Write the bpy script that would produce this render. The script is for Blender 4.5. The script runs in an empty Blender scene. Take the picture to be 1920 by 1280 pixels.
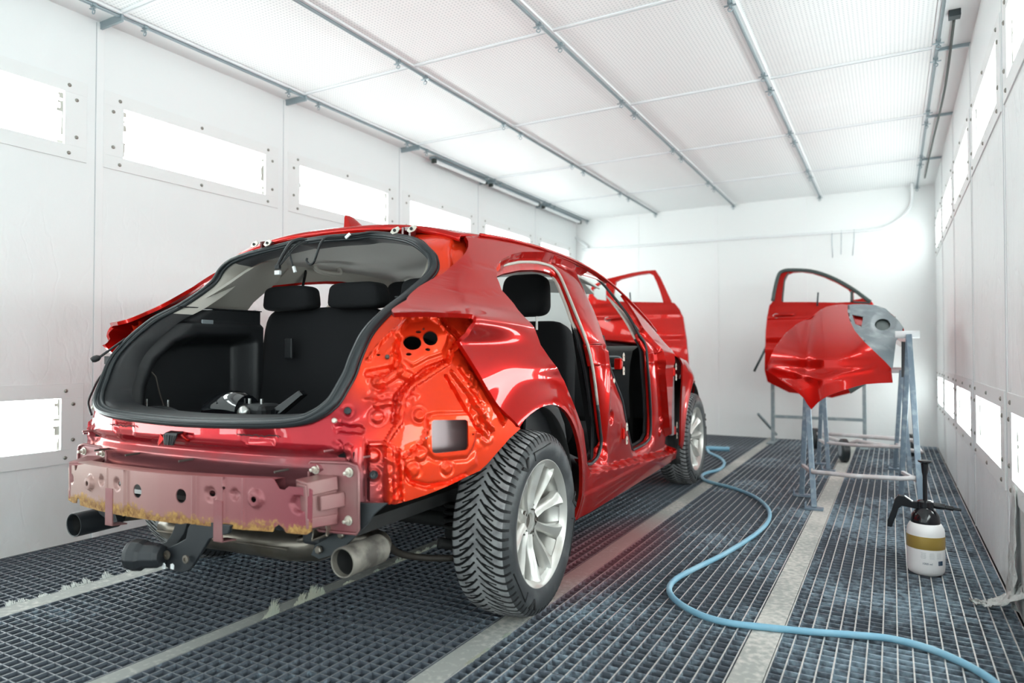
import bpy, bmesh, math, random
from math import sin, cos, pi, radians, sqrt, atan2, hypot, exp, tanh
from mathutils import Vector, Matrix, noise
from mathutils.geometry import delaunay_2d_cdt
random.seed(7)
C = bpy.context.scene.collection
scene = bpy.context.scene

# ---------------------------------------------------------------- camera
CAM_Z = 0.925
YAW, PITCH, FPX = radians(29.2), radians(1.067), 1276.0
cam_data = bpy.data.cameras.new('camera')
cam = bpy.data.objects.new('camera', cam_data); C.objects.link(cam)
cam_data.sensor_width = 36.0
cam_data.lens = FPX * 36.0 / 1920.0
cam.location = (0, 0, CAM_Z)
cam.rotation_euler = (pi / 2 + PITCH, 0, YAW)
cam_data.clip_start = 0.05; cam_data.clip_end = 60
cam_data.dof.use_dof = True
cam_data.dof.focus_distance = 2.75
cam_data.dof.aperture_fstop = 2.0
scene.camera = cam

# ---------------------------------------------------------------- world, exposure
world = bpy.data.worlds.new('world'); scene.world = world; world.use_nodes = True
world.node_tree.nodes['Background'].inputs[0].default_value = (0.86, 0.98, 1, 1)
world.node_tree.nodes['Background'].inputs[1].default_value = 1.5
scene.view_settings.view_transform = 'Standard'
scene.view_settings.look = 'None'
scene.view_settings.gamma = 1.0
scene.view_settings.use_curve_mapping = False
scene.view_settings.exposure = 0.28
WINDOW_LIGHT = 8.5

# ---------------------------------------------------------------- materials
def mat(name, col=(0.8, 0.8, 0.8), rough=0.5, metal=0.0, coat=0.0, spec=0.5, emit=None, estr=0.0, bump=None, var=None, coatr=0.03):
    """bump=(scale, strength, distance[, stretch]); var=(scale, colour2, lo, hi[, stretch]) mixes a second colour by noise"""
    m = bpy.data.materials.new(name); m.use_nodes = True
    nt = m.node_tree; b = nt.nodes['Principled BSDF']
    b.inputs['Base Color'].default_value = (*col, 1)
    b.inputs['Roughness'].default_value = rough
    b.inputs['Metallic'].default_value = metal
    b.inputs['Coat Weight'].default_value = coat
    b.inputs['Coat Roughness'].default_value = coatr
    b.inputs['Specular IOR Level'].default_value = spec
    if emit:
        b.inputs['Emission Color'].default_value = (*emit, 1)
        b.inputs['Emission Strength'].default_value = estr
    def coords(stretch):
        tc = nt.nodes.new('ShaderNodeTexCoord'); mp = nt.nodes.new('ShaderNodeMapping')
        nt.links.new(tc.outputs['Object'], mp.inputs[0]); mp.inputs['Scale'].default_value = stretch
        return mp.outputs[0]
    if var:
        n = nt.nodes.new('ShaderNodeTexNoise'); n.inputs['Scale'].default_value = var[0]; n.inputs['Detail'].default_value = 6
        nt.links.new(coords(var[4] if len(var) > 4 else (1, 1, 1)), n.inputs['Vector'])
        r = nt.nodes.new('ShaderNodeMapRange'); r.inputs[1].default_value = var[2]; r.inputs[2].default_value = var[3]
        nt.links.new(n.outputs[0], r.inputs[0])
        x = nt.nodes.new('ShaderNodeMix'); x.data_type = 'RGBA'
        x.inputs[6].default_value = (*col, 1); x.inputs[7].default_value = (*var[1], 1)
        nt.links.new(r.outputs[0], x.inputs[0]); nt.links.new(x.outputs[2], b.inputs['Base Color'])
    if bump:
        n = nt.nodes.new('ShaderNodeTexNoise'); n.inputs['Scale'].default_value = bump[0]; n.inputs['Detail'].default_value = 4
        nt.links.new(coords(bump[3] if len(bump) > 3 else (1, 1, 1)), n.inputs['Vector'])
        k = nt.nodes.new('ShaderNodeBump'); k.inputs['Strength'].default_value = bump[1]; k.inputs['Distance'].default_value = bump[2]
        nt.links.new(n.outputs[0], k.inputs['Height']); nt.links.new(k.outputs[0], b.inputs['Normal'])
    return m

M = {}
M['white_wall'] = mat('white_wall', (0.90, 0.91, 0.91), 0.45, spec=0.3)
M['white_paint'] = mat('white_paint', (0.86, 0.88, 0.89), 0.5)
M['steel'] = mat('steel', (0.42, 0.47, 0.50), 0.4, 0.6, bump=(60, .2, .002))
M['dark_steel'] = mat('dark_steel', (0.06, 0.075, 0.08), 0.5, 0.6)
M['stand_grey'] = mat('stand_grey', (0.19, 0.25, 0.31), 0.5, 0.2, var=(25, (0.36, 0.43, 0.48), .5, .75))
M['concrete_strip'] = mat('concrete_strip', (0.52, 0.50, 0.46), 0.8, var=(9, (0.34, 0.345, 0.33), .45, .75), bump=(80, .3, .003))
M['screw'] = mat('screw', (0.30, 0.29, 0.26), 0.4, 0.7)
M['light_panel'] = mat('light_panel', (0.9, 0.9, 0.9), 0.5, emit=(0.90, 1.0, 0.985), estr=WINDOW_LIGHT)

# ---------------------------------------------------------------- mesh helpers
class MB:
    def __init__(s): s.v = []; s.f = []; s.m = []; s.cur = 0
    def face(s, f): s.f.append(f); s.m.append(s.cur)
    def box(s, lo, hi, rot=None):
        n = len(s.v)
        for z in (lo[2], hi[2]):
            for y in (lo[1], hi[1]):
                for x in (lo[0], hi[0]):
                    p = Vector((x, y, z)); s.v.append(tuple(rot @ p) if rot else tuple(p))
        for f in ((0, 2, 3, 1), (4, 5, 7, 6), (0, 1, 5, 4), (2, 6, 7, 3), (0, 4, 6, 2), (1, 3, 7, 5)): s.face(tuple(n + i for i in f))
        return s
    def tube(s, pts, r, n=8, cap=True, closed=False, prof=None):
        """swept ring along pts; r number or list; prof = list of (a,b) unit profile points instead of a circle"""
        pts = [Vector(p) for p in pts]; N = len(pts); base = len(s.v)
        rr = r if isinstance(r, (list, tuple)) else [r] * N
        pr = prof or [(cos(2 * pi * i / n), sin(2 * pi * i / n)) for i in range(n)]
        n = len(pr); up = None
        for i, p in enumerate(pts):
            if closed: t = pts[(i + 1) % N] - pts[i - 1]
            else: t = pts[min(i + 1, N - 1)] - pts[max(i - 1, 0)]
            if t.length < 1e-9: t = Vector((0, 0, 1))
            t.normalize()
            if up is None: up = Vector((0, 0, 1)) if abs(t.z) < 0.9 else Vector((0, 1, 0))
            a = t.cross(up)
            if a.length < 1e-6: a = t.orthogonal()
            a.normalize(); b = a.cross(t).normalized(); up = b
            for c, d in pr: s.v.append(tuple(p + a * (c * rr[i]) + b * (d * rr[i])))
        for i in range(N if closed else N - 1):
            for k in range(n):
                q = base + i * n; w = base + ((i + 1) % N) * n
                s.face((q + k, q + (k + 1) % n, w + (k + 1) % n, w + k))
        if cap and not closed:
            s.face(tuple(base + k for k in range(n))[::-1]); s.face(tuple(base + (N - 1) * n + k for k in range(n)))
        return s
    def beam(s, a, b, w, h, up=(0, 0, 1)):
        a = Vector(a); b = Vector(b); t = (b - a).normalized(); x = t.cross(Vector(up))
        if x.length < 1e-5: x = t.orthogonal()
        x.normalize(); y = x.cross(t); n = len(s.v)
        for p in (a, b):
            for i, j in ((-1, -1), (1, -1), (1, 1), (-1, 1)): s.v.append(tuple(p + x * (i * w / 2) + y * (j * h / 2)))
        for f in ((3, 2, 1, 0), (4, 5, 6, 7), (0, 1, 5, 4), (1, 2, 6, 5), (2, 3, 7, 6), (3, 0, 4, 7)): s.face(tuple(n + i for i in f))
        return s
    def lathe(s, prof, org=(0, 0, 0), ax=(0, 0, 1), n=24, cap=True):
        """prof = [(radius, height)...] about axis ax through org"""
        ax = Vector(ax).normalized(); a = ax.orthogonal().normalized(); b = ax.cross(a); o = Vector(org); base = len(s.v)
        for r, h in prof:
            for k in range(n):
                t = 2 * pi * k / n; s.v.append(tuple(o + ax * h + a * (r * cos(t)) + b * (r * sin(t))))
        for i in range(len(prof) - 1):
            for k in range(n):
                q = base + i * n; s.face((q + k, q + (k + 1) % n, q + n + (k + 1) % n, q + n + k))
        if cap:
            if prof[0][0] > 1e-5: s.face(tuple(base + k for k in range(n))[::-1])
            if prof[-1][0] > 1e-5: s.face(tuple(base + (len(prof) - 1) * n + k for k in range(n)))
        return s
    def grid(s, rows, closed_v=False):
        """rows = list of equally long lists of points"""
        base = len(s.v); n = len(rows[0])
        for r in rows: s.v += [tuple(p) for p in r]
        for i in range(len(rows) - 1):
            for k in range(n - (0 if closed_v else 1)):
                q = base + i * n; s.face((q + k, q + (k + 1) % n, q + n + (k + 1) % n, q + n + k))
        return s
    def prism(s, poly, d):
        """poly = list of 3D points (outline), extruded by vector d"""
        base = len(s.v); n = len(poly); d = Vector(d)
        s.v += [tuple(p) for p in poly] + [tuple(Vector(p) + d) for p in poly]
        s.face(tuple(range(base, base + n))[::-1]); s.face(tuple(range(base + n, base + 2 * n)))
        for k in range(n): s.face((base + k, base + (k + 1) % n, base + n + (k + 1) % n, base + n + k))
        return s
    def build(s, name, m, parent=None, smooth=False, bevel=0, solid=0, sub=0, loc=None, angle=None, soff=-1):
        me = bpy.data.meshes.new(name); me.from_pydata(s.v, [], s.f)
        ms = m if isinstance(m, (list, tuple)) else [m]
        for x in ms: me.materials.append(x)
        if len(ms) > 1: me.polygons.foreach_set('material_index', s.m)
        if smooth: me.polygons.foreach_set('use_smooth', [True] * len(me.polygons))
        me.update()
        bm = bmesh.new(); bm.from_mesh(me); bmesh.ops.recalc_face_normals(bm, faces=bm.faces)
        if angle:
            for e in bm.edges:
                if len(e.link_faces) == 2 and e.calc_face_angle(0) > radians(angle): e.smooth = False
        bm.to_mesh(me); bm.free()
        o = bpy.data.objects.new(name, me); C.objects.link(o)
        if parent: o.parent = parent
        if loc: o.location = loc
        if solid: q = o.modifiers.new('solid', 'SOLIDIFY'); q.thickness = solid; q.offset = soff
        if bevel: q = o.modifiers.new('bevel', 'BEVEL'); q.width = bevel; q.segments = 2; q.limit_method = 'ANGLE'
        if sub: q = o.modifiers.new('sub', 'SUBSURF'); q.levels = sub; q.render_levels = sub
        return o

def tag(o, label=None, cat=None, group=None, kind=None):
    if label: o['label'] = label
    if cat: o['category'] = cat
    if group: o['group'] = group
    if kind: o['kind'] = kind
    return o
def empty(name, loc=(0, 0, 0), rz=0, parent=None):
    o = bpy.data.objects.new(name, None); C.objects.link(o); o.location = loc; o.rotation_euler = (0, 0, rz)
    o.empty_display_size = 0.1
    if parent: o.parent = parent
    return o
def struct(o): o['kind'] = 'structure'; return o
def dup(o, loc=None, parent=None):
    c = o.copy(); C.objects.link(c)
    if parent: c.parent = parent
    if loc: c.location = loc
    return c
def arc(cx, cy, r, a0, a1, n):
    return [(cx + r * cos(radians(a0 + (a1 - a0) * i / n)), cy + r * sin(radians(a0 + (a1 - a0) * i / n))) for i in range(n + 1)]
def spline(pts, n=6, closed=False):
    """Catmull-Rom through 2D or 3D points"""
    P = [Vector(p) for p in pts]; N = len(P); out = []
    for i in range(N if closed else N - 1):
        if closed: a, b, c, d = P[i - 1], P[i], P[(i + 1) % N], P[(i + 2) % N]
        else: a, b, c, d = P[max(i - 1, 0)], P[i], P[i + 1], P[min(i + 2, N - 1)]
        for k in range(n):
            t = k / n
            out.append(0.5 * ((2 * b) + (c - a) * t + (2 * a - 5 * b + 4 * c - d) * t * t + (3 * b - a - 3 * c + d) * t ** 3))
    if not closed: out.append(P[-1])
    return [tuple(p) for p in out]
def lerp_tab(tab, x):
    if x <= tab[0][0]: return tab[0][1]
    for (a, va), (b, vb) in zip(tab, tab[1:]):
        if x <= b: return va + (vb - va) * (x - a) / (b - a)
    return tab[-1][1]
def smooth_tab(tab, x):
    """monotone-ish cubic interpolation of a table"""
    n = len(tab)
    if x <= tab[0][0]: return tab[0][1]
    if x >= tab[-1][0]: return tab[-1][1]
    for i in range(n - 1):
        if x <= tab[i + 1][0]:
            x0, y0 = tab[i]; x1, y1 = tab[i + 1]
            m0 = (y1 - tab[i - 1][1]) / (x1 - tab[i - 1][0]) if i else (y1 - y0) / (x1 - x0)
            m1 = (tab[i + 2][1] - y0) / (tab[i + 2][0] - x0) if i + 2 < n else (y1 - y0) / (x1 - x0)
            h = x1 - x0; t = (x - x0) / h
            return (2 * t ** 3 - 3 * t * t + 1) * y0 + (t ** 3 - 2 * t * t + t) * h * m0 + (-2 * t ** 3 + 3 * t * t) * y1 + (t ** 3 - t * t) * h * m1
def sstep(a, b, x):
    t = max(0.0, min(1.0, (x - a) / (b - a))); return t * t * (3 - 2 * t)
# ================================================================ ROOM
XL, XR, YF, YB, HC = -3.532, 0.387, -4.3, 8.013, 2.639
BAY0, BAY = 1.994, 1.2222
RAILS = [-3.365, -2.478, -1.569, -0.667, 0.2317]

def film_wall(name, col, dirt, bstr, seed, hi):
    """painted sheet wall under a crinkled protective film: wrinkle lines as bump, faint dirt"""
    m = mat(name, col, 0.32, spec=0.5)
    nt = m.node_tree; b = nt.nodes['Principled BSDF']
    tc = nt.nodes.new('ShaderNodeTexCoord'); mp = nt.nodes.new('ShaderNodeMapping'); mp.inputs['Location'].default_value = (seed, seed, 0)
    mp.inputs['Scale'].default_value = (1, 1, 0.45); mp.inputs['Rotation'].default_value = (0.5, 0, 0)
    nt.links.new(tc.outputs['Object'], mp.inputs[0])
    v = nt.nodes.new('ShaderNodeTexVoronoi'); v.feature = 'DISTANCE_TO_EDGE'; v.inputs['Scale'].default_value = 5
    n0 = nt.nodes.new('ShaderNodeTexNoise'); n0.inputs['Scale'].default_value = 3; n0.inputs['Detail'].default_value = 5
    nt.links.new(mp.outputs[0], n0.inputs['Vector'])
    ad = nt.nodes.new('ShaderNodeVectorMath'); ad.operation = 'MULTIPLY_ADD'; ad.inputs[1].default_value = (.5, .5, .5)
    nt.links.new(n0.outputs['Color'], ad.inputs[0]); nt.links.new(mp.outputs[0], ad.inputs[2]); nt.links.new(ad.outputs[0], v.inputs['Vector'])
    r = nt.nodes.new('ShaderNodeMapRange'); r.inputs[1].default_value = 0; r.inputs[2].default_value = 0.05; r.inputs[4].default_value = .30; nt.links.new(v.outputs['Distance'], r.inputs[0])
    n1 = nt.nodes.new('ShaderNodeTexNoise'); n1.inputs['Scale'].default_value = 11; n1.inputs['Roughness'].default_value = .65; n1.inputs['Detail'].default_value = 8; nt.links.new(mp.outputs[0], n1.inputs['Vector'])
    # film ends at height hi
    sx = nt.nodes.new('ShaderNodeSeparateXYZ'); nt.links.new(tc.outputs['Object'], sx.inputs[0])
    hr = nt.nodes.new('ShaderNodeMapRange'); hr.inputs[1].default_value = hi; hr.inputs[2].default_value = hi - .4; nt.links.new(sx.outputs[2], hr.inputs[0])
    su = nt.nodes.new('ShaderNodeMath'); su.operation = 'ADD'; nt.links.new(r.outputs[0], su.inputs[0]); nt.links.new(n1.outputs[0], su.inputs[1])
    mu = nt.nodes.new('ShaderNodeMath'); mu.operation = 'MULTIPLY'; nt.links.new(su.outputs[0], mu.inputs[0]); nt.links.new(hr.outputs[0], mu.inputs[1])
    bp = nt.nodes.new('ShaderNodeBump'); bp.inputs['Strength'].default_value = bstr; bp.inputs['Distance'].default_value = 0.012
    nt.links.new(mu.outputs[0], bp.inputs['Height']); nt.links.new(bp.outputs[0], b.inputs['Normal'])
    n2 = nt.nodes.new('ShaderNodeTexNoise'); n2.inputs['Scale'].default_value = 1.7; n2.inputs['Detail'].default_value = 7; nt.links.new(mp.outputs[0], n2.inputs['Vector'])
    r2 = nt.nodes.new('ShaderNodeMapRange'); r2.inputs[1].default_value = .5; r2.inputs[2].default_value = .85; nt.links.new(n2.outputs[0], r2.inputs[0])
    lo = nt.nodes.new('ShaderNodeMapRange'); lo.inputs[1].default_value = 1.6; lo.inputs[2].default_value = 0.0; nt.links.new(sx.outputs[2], lo.inputs[0])
    m2 = nt.nodes.new('ShaderNodeMath'); m2.operation = 'MULTIPLY'; nt.links.new(r2.outputs[0], m2.inputs[0]); nt.links.new(lo.outputs[0], m2.inputs[1])
    x = nt.nodes.new('ShaderNodeMix'); x.data_type = 'RGBA'; x.inputs[6].default_value = (*col, 1); x.inputs[7].default_value = (*dirt, 1)
    nt.links.new(m2.outputs[0], x.inputs[0]); nt.links.new(x.outputs[2], b.inputs['Base Color'])
    return m
M['wall_left'] = film_wall('wall_left_film', (0.88, 0.90, 0.90), (0.66, 0.60, 0.55), 0.22, 0, 1.9)
M['wall_right'] = film_wall('wall_right_film', (0.93, 0.95, 0.95), (0.40, 0.37, 0.34), 1.0, 3.3, 2.3)
M['wall_back'] = film_wall('wall_back_film', (0.90, 0.915, 0.91), (0.72, 0.72, 0.70), 0.08, 7.7, 2.0)

# ceiling filter mesh: square weave
def ceiling_mat():
    m = mat('ceiling_filter', (0.80, 0.82, 0.83), 0.45, spec=0.10)
    nt = m.node_tree; b = nt.nodes['Principled BSDF']
    tc = nt.nodes.new('ShaderNodeTexCoord'); sx = nt.nodes.new('ShaderNodeSeparateXYZ'); nt.links.new(tc.outputs['Object'], sx.inputs[0])
    outs = []
    for i, (p, th) in enumerate(((0.0205, 0.0), (0.0205, 0.0))):
        a = nt.nodes.new('ShaderNodeMath'); a.operation = 'MULTIPLY'; a.inputs[1].default_value = 2 * pi / p; nt.links.new(sx.outputs[i], a.inputs[0])
        s = nt.nodes.new('ShaderNodeMath'); s.operation = 'SINE'; nt.links.new(a.outputs[0], s.inputs[0])
        r = nt.nodes.new('ShaderNodeMapRange'); r.inputs[1].default_value = -0.1; r.inputs[2].default_value = 0.5; nt.links.new(s.outputs[0], r.inputs[0]); outs.append(r)
    mn = nt.nodes.new('ShaderNodeMath'); mn.operation = 'MINIMUM'; nt.links.new(outs[0].outputs[0], mn.inputs[0]); nt.links.new(outs[1].outputs[0], mn.inputs[1])
    x = nt.nodes.new('ShaderNodeMix'); x.data_type = 'RGBA'; x.inputs[6].default_value = (0.91, 0.925, 0.925, 1); x.inputs[7].default_value = (0.70, 0.73, 0.74, 1)
    nt.links.new(mn.outputs[0], x.inputs[0]); nt.links.new(x.outputs[2], b.inputs['Base Color'])
    bp = nt.nodes.new('ShaderNodeBump'); bp.inputs['Strength'].default_value = 0.25; bp.inputs['Distance'].default_value = 0.004; bp.invert = True
    nt.links.new(mn.outputs[0], bp.inputs['Height'])
    n = nt.nodes.new('ShaderNodeTexNoise'); n.inputs['Scale'].default_value = 1.1; n.inputs['Detail'].default_value = 3; nt.links.new(tc.outputs['Object'], n.inputs['Vector'])
    b2 = nt.nodes.new('ShaderNodeBump'); b2.inputs['Strength'].default_value = 0.5; b2.inputs['Distance'].default_value = 0.06
    nt.links.new(n.outputs[0], b2.inputs['Height']); nt.links.new(bp.outputs[0], b2.inputs['Normal']); nt.links.new(b2.outputs[0], b.inputs['Normal'])
    return m
M['ceiling'] = ceiling_mat()

# walls with window holes: built from strips so the glowing windows sit in real openings
WZ = [(0.46, 0.71), (1.955, 2.215)]
def windows_y(off):
    return [(BAY0 + BAY * k + off, min(BAY0 + BAY * k + off + 0.93, 7.76)) for k in range(-6, 5) if BAY0 + BAY * k + off > YF + .05]
def side_wall(name, x, inward, off, m):
    w = MB(); t = 0.08; xa, xb = (x, x - inward * t)
    lo, hi = min(xa, xb), max(xa, xb)
    zs = [0, WZ[0][0], WZ[0][1], WZ[1][0], WZ[1][1], HC + .05]
    for i in (0, 2, 4): w.box((lo, YF, zs[i]), (hi, YB, zs[i + 1]))
    ys = [YF] + [v for p in windows_y(off) for v in p] + [YB]
    for i in (1, 3):
        for k in range(0, len(ys), 2): w.box((lo, ys[k], zs[i]), (hi, ys[k + 1], zs[i + 1]))
    return struct(w.build(name, m))
side_wall('wall_left', XL, 1, 0.12, M['wall_left'])
side_wall('wall_right', XR, -1, 0.12 + BAY + 0.055 - BAY, M['wall_right'])
struct(MB().box((XL - .1, YB, -.5), (XR + .1, YB + .08, HC + .05)).build('wall_back', M['wall_back']))
# unseen end wall left out so the world adds frontal fill light
struct(MB().box((XL - .1, YF - .1, HC), (XR + .1, YB + .1, HC + .08)).build('ceiling', M['ceiling']))
struct(MB().box((XL, YF, HC - .012), (RAILS[0], YB, HC - .001)).build('trim_1', M['white_wall']))
struct(MB().box((RAILS[4], YF, HC - .012), (XR, YB, HC - .001)).build('trim_2', M['white_wall']))

# windows: frame plate with screws, light panel behind; jagged masking edge left by old paint tape
M['frame_white'] = mat('window_frame_white', (0.87, 0.88, 0.875), 0.5)
M['tape'] = mat('old_tape', (0.42, 0.40, 0.36), .7)
widx = [0]
def window(x, inward, y0, y1, z0, z1):
    widx[0] += 1
    f = MB(); t = 0.006; fy, fz = 0.105, 0.07
    X0, X1 = sorted((x, x + inward * t))
    f.box((X0, y0 - fy, z0 - fz), (X1, y1 + fy, z0)); f.box((X0, y0 - fy, z1), (X1, y1 + fy, z1 + fz))
    f.box((X0, y0 - fy, z0), (X1, y0, z1)); f.box((X0, y1, z0), (X1, y1 + fy, z1))
    o = struct(f.build('window_%d' % widx[0], M['frame_white'], bevel=.001))
    g = MB(); gx = sorted((x - inward * .03, x - inward * .045)); g.box((gx[0], y0 - .01, z0 - .01), (gx[1], y1 + .01, z1 + .01))
    g.build('pane', M['light_panel'], o)
    # torn strips of tape left on the short edges of the pane
    j = MB()
    for yy, sg in ((y0, 1), (y1, -1)):
        z = z0
        while z < z1 - .012:
            hgt = random.uniform(.01, .03); L = random.uniform(.003, .028) * (1 if random.random() < .8 else .2)
            zz = min(z + hgt, z1); xx = x - inward * .012
            a, b = sorted((yy, yy + sg * L)); c, d = sorted((xx, xx - inward * .002)); j.box((c, a, z), (d, b, zz)); z = zz
    j.build('tape_residue', M['tape'], o)
    s = MB()
    for yy in (y0 - .055, y1 + .055):
        for zz in (z0 + .045, z1 - .03): s.lathe([(.009, 0), (.009, .003), (.004, .006), (0, .006)], (x + inward * t, yy, zz), (inward, 0, 0), 10)
    for yy in (y0 - .02, (y0 + y1) / 2, y1 + .02):
        for zz in (z0 - .04, z1 + .035): s.lathe([(.009, 0), (.009, .003), (.004, .006), (0, .006)], (x + inward * t, yy, zz), (inward, 0, 0), 10)
    s.build('screw', M['screw'], o)
for (z0, z1) in WZ:
    for y0, y1 in windows_y(0.12): window(XL, 1, y0, y1, z0, z1)
    for y0, y1 in windows_y(0.175): window(XR, -1, y0, y1, z0, z1)

# wall sheet joints, cover strips
nt_ = [2]
def trim(mb, m, **k):
    nt_[0] += 1; return struct(mb.build('trim_%d' % nt_[0], m, **k))
M['seam'] = mat('seam_grey', (0.55, 0.58, 0.6), 0.5)
for k in range(-4, 5):
    y = BAY0 + BAY * k
    trim(MB().box((XL, y - .02, 0), (XL + .004, y + .018, HC - .02)), M['white_wall'], bevel=.0015)
    trim(MB().box((XL, y - .0235, 0.0), (XL + .002, y - .0205, HC - .02)), M['seam'])
    trim(MB().box((XR - .004, y - .02 + .01, 0), (XR, y + .03, HC - .02)), M['white_wall'], bevel=.0015)
    trim(MB().box((XR - .0055, y + .004, 0), (XR - .0035, y + .0065, HC - .02)), M['seam'])
for x in (-2.72, -1.77, -0.82): 
    trim(MB().box((x - .02, YB - .004, 0), (x + .02, YB, HC)), M['white_wall'], bevel=.001)

# ceiling grid: long metal rails, cross bars, wing-nut clips
M['rail'] = mat('rail_steel', (0.33, 0.40, 0.43), 0.35, 0.55)
for i, x in enumerate(RAILS):
    trim(MB().box((x - .022, YF, HC - .014), (x + .022, YB, HC - .001)), M['white_paint'])
    o = trim(MB().tube([(x, YF, HC - .022), (x, YB, HC - .022)], .0085, 8), M['rail'], smooth=True)
    for k in range(-2, 6):
        y = BAY0 + BAY * k
        for dy in (-.13, .13):
            if y + dy > YB - .03: continue
            c = MB(); p = (x, y + dy, HC - .02)
            c.box((x - .012, y + dy - .01, HC - .03), (x + .012, y + dy + .01, HC - .015))
            c.tube([(x, y + dy, HC - .015), (x, y + dy, HC - .05)], .004, 6)
            c.beam((x - .028, y + dy, HC - .036), (x + .028, y + dy, HC - .036), .012, .004)
            c.tube([(x + .011 * cos(a), y + dy, HC - .055 + .011 * sin(a)) for a in [2 * pi * q / 10 for q in range(10)]], .0028, 5, closed=True)
            c.build('clip', M['rail'], o)
for k in range(-2, 5):
    y = BAY0 + BAY * k
    trim(MB().box((RAILS[0], y - .014, HC - .01), (RAILS[4], y + .014, HC - .001)), M['white_paint'])
    trim(MB().box((RAILS[0], y - .003, HC - .013), (RAILS[4], y + .001, HC - .0095)), M['seam'])
    trim(MB().box((XL, y - .006, HC - .05), (RAILS[0] + .02, y + .006, HC - .012)), M['rail'])
    trim(MB().box((RAILS[4], y - .006, HC - .03), (XR, y + .006, HC - .012)), M['rail'])

# lamp tube housings lying along the left cove, dark air line on the right
M['dark_line'] = mat('dark_hose', (0.03, 0.04, 0.035), 0.4)
for n_, (ya, yb) in enumerate(((4.75, 5.62), (5.7, 6.75), (6.85, 7.9))):
    r = empty('tube_lamp', (-3.43, ya, HC - .05))
    tag(r, ['unlit white tube lamp in the left cove, nearest the camera', 'middle unlit white tube lamp along the left ceiling cove', 'last unlit white tube lamp in the left cove, at the back corner'][n_], 'lamp', 'tube lamps in the left ceiling cove')
    MB().tube([(0, .02, 0), (0, yb - ya - .02, 0)], .017, 12).build('tube', M['white_paint'], r, smooth=True, angle=40)
    MB().box((-.04, 0, .012), (.02, yb - ya, .035)).build('housing', M['rail'], r)
    for e in (0, yb - ya - .025): MB().box((-.02, e, -.02), (.02, e + .025, .02)).build('end_cap', M['dark_line'], r, bevel=.002)
h = MB().tube(spline([(.285, 4.0, HC - .03), (.30, 5.0, HC - .06), (.29, 6.3, HC - .05), (.285, 7.55, HC - .035)], 8), .007, 8).build('hose_line', M['dark_line'], smooth=True)
tag(h, 'thin black air line clipped along the ceiling beside the right wall', 'hose')
c = MB().box((.26, 3.97, HC - .045), (.31, 4.02, HC - .012)).build('line_clamp', M['dark_steel'], h)

# conduit along the back wall, bending up to the ceiling on the right
pp = spline([(XL + .005, YB - .03, 2.42), (XL + .18, YB - .03, 2.275), (XL + .24, YB - .03, 2.25), (-1.5, YB - .03, 2.235), (-.3, YB - .03, 2.215), (-.05, YB - .03, 2.235), (.1, YB - .03, 2.33), (.17, YB - .03, 2.42), (.19, YB - .06, 2.52), (.185, YB - .2, HC - .02)], 5)
cd = MB().tube(pp, .014, 10).build('conduit', M['white_paint'], smooth=True); tag(cd, 'white conduit pipe crossing the back wall and bending up to the ceiling', 'pipe')
for i, (x, l, d) in enumerate(((-.55, .25, .0), (-.46, .22, .01), (-.34, .24, .0))):
    hk = MB().tube([(x, YB - .03, 2.235), (x, YB - .045, 2.2), (x - .002, YB - .045, 2.12), (x + .004 - .01 * i, YB - .045, 2.2 - l)], .004, 6).build('hanging_wire', M['steel'], smooth=True)
    tag(hk, ['grey wire hook hanging from the wall conduit, darkest of three', 'short faint wire hanging between two others on the wall conduit', 'thin pale wire hanging nearest the bend of the wall conduit'][i], 'wire', 'wires hanging from the back wall conduit')

# ---------------- floor
STRIPS = [(-.42, -.33), (-1.205, -1.12), (-1.99, -1.925), (-2.845, -2.75)]
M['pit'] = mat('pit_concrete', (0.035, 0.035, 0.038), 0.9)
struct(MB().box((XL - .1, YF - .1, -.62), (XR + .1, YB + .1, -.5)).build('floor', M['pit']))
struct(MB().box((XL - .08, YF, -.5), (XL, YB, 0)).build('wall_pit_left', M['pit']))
struct(MB().box((XR, YF, -.5), (XR + .08, YB, 0)).build('wall_pit_right', M['pit']))
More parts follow.
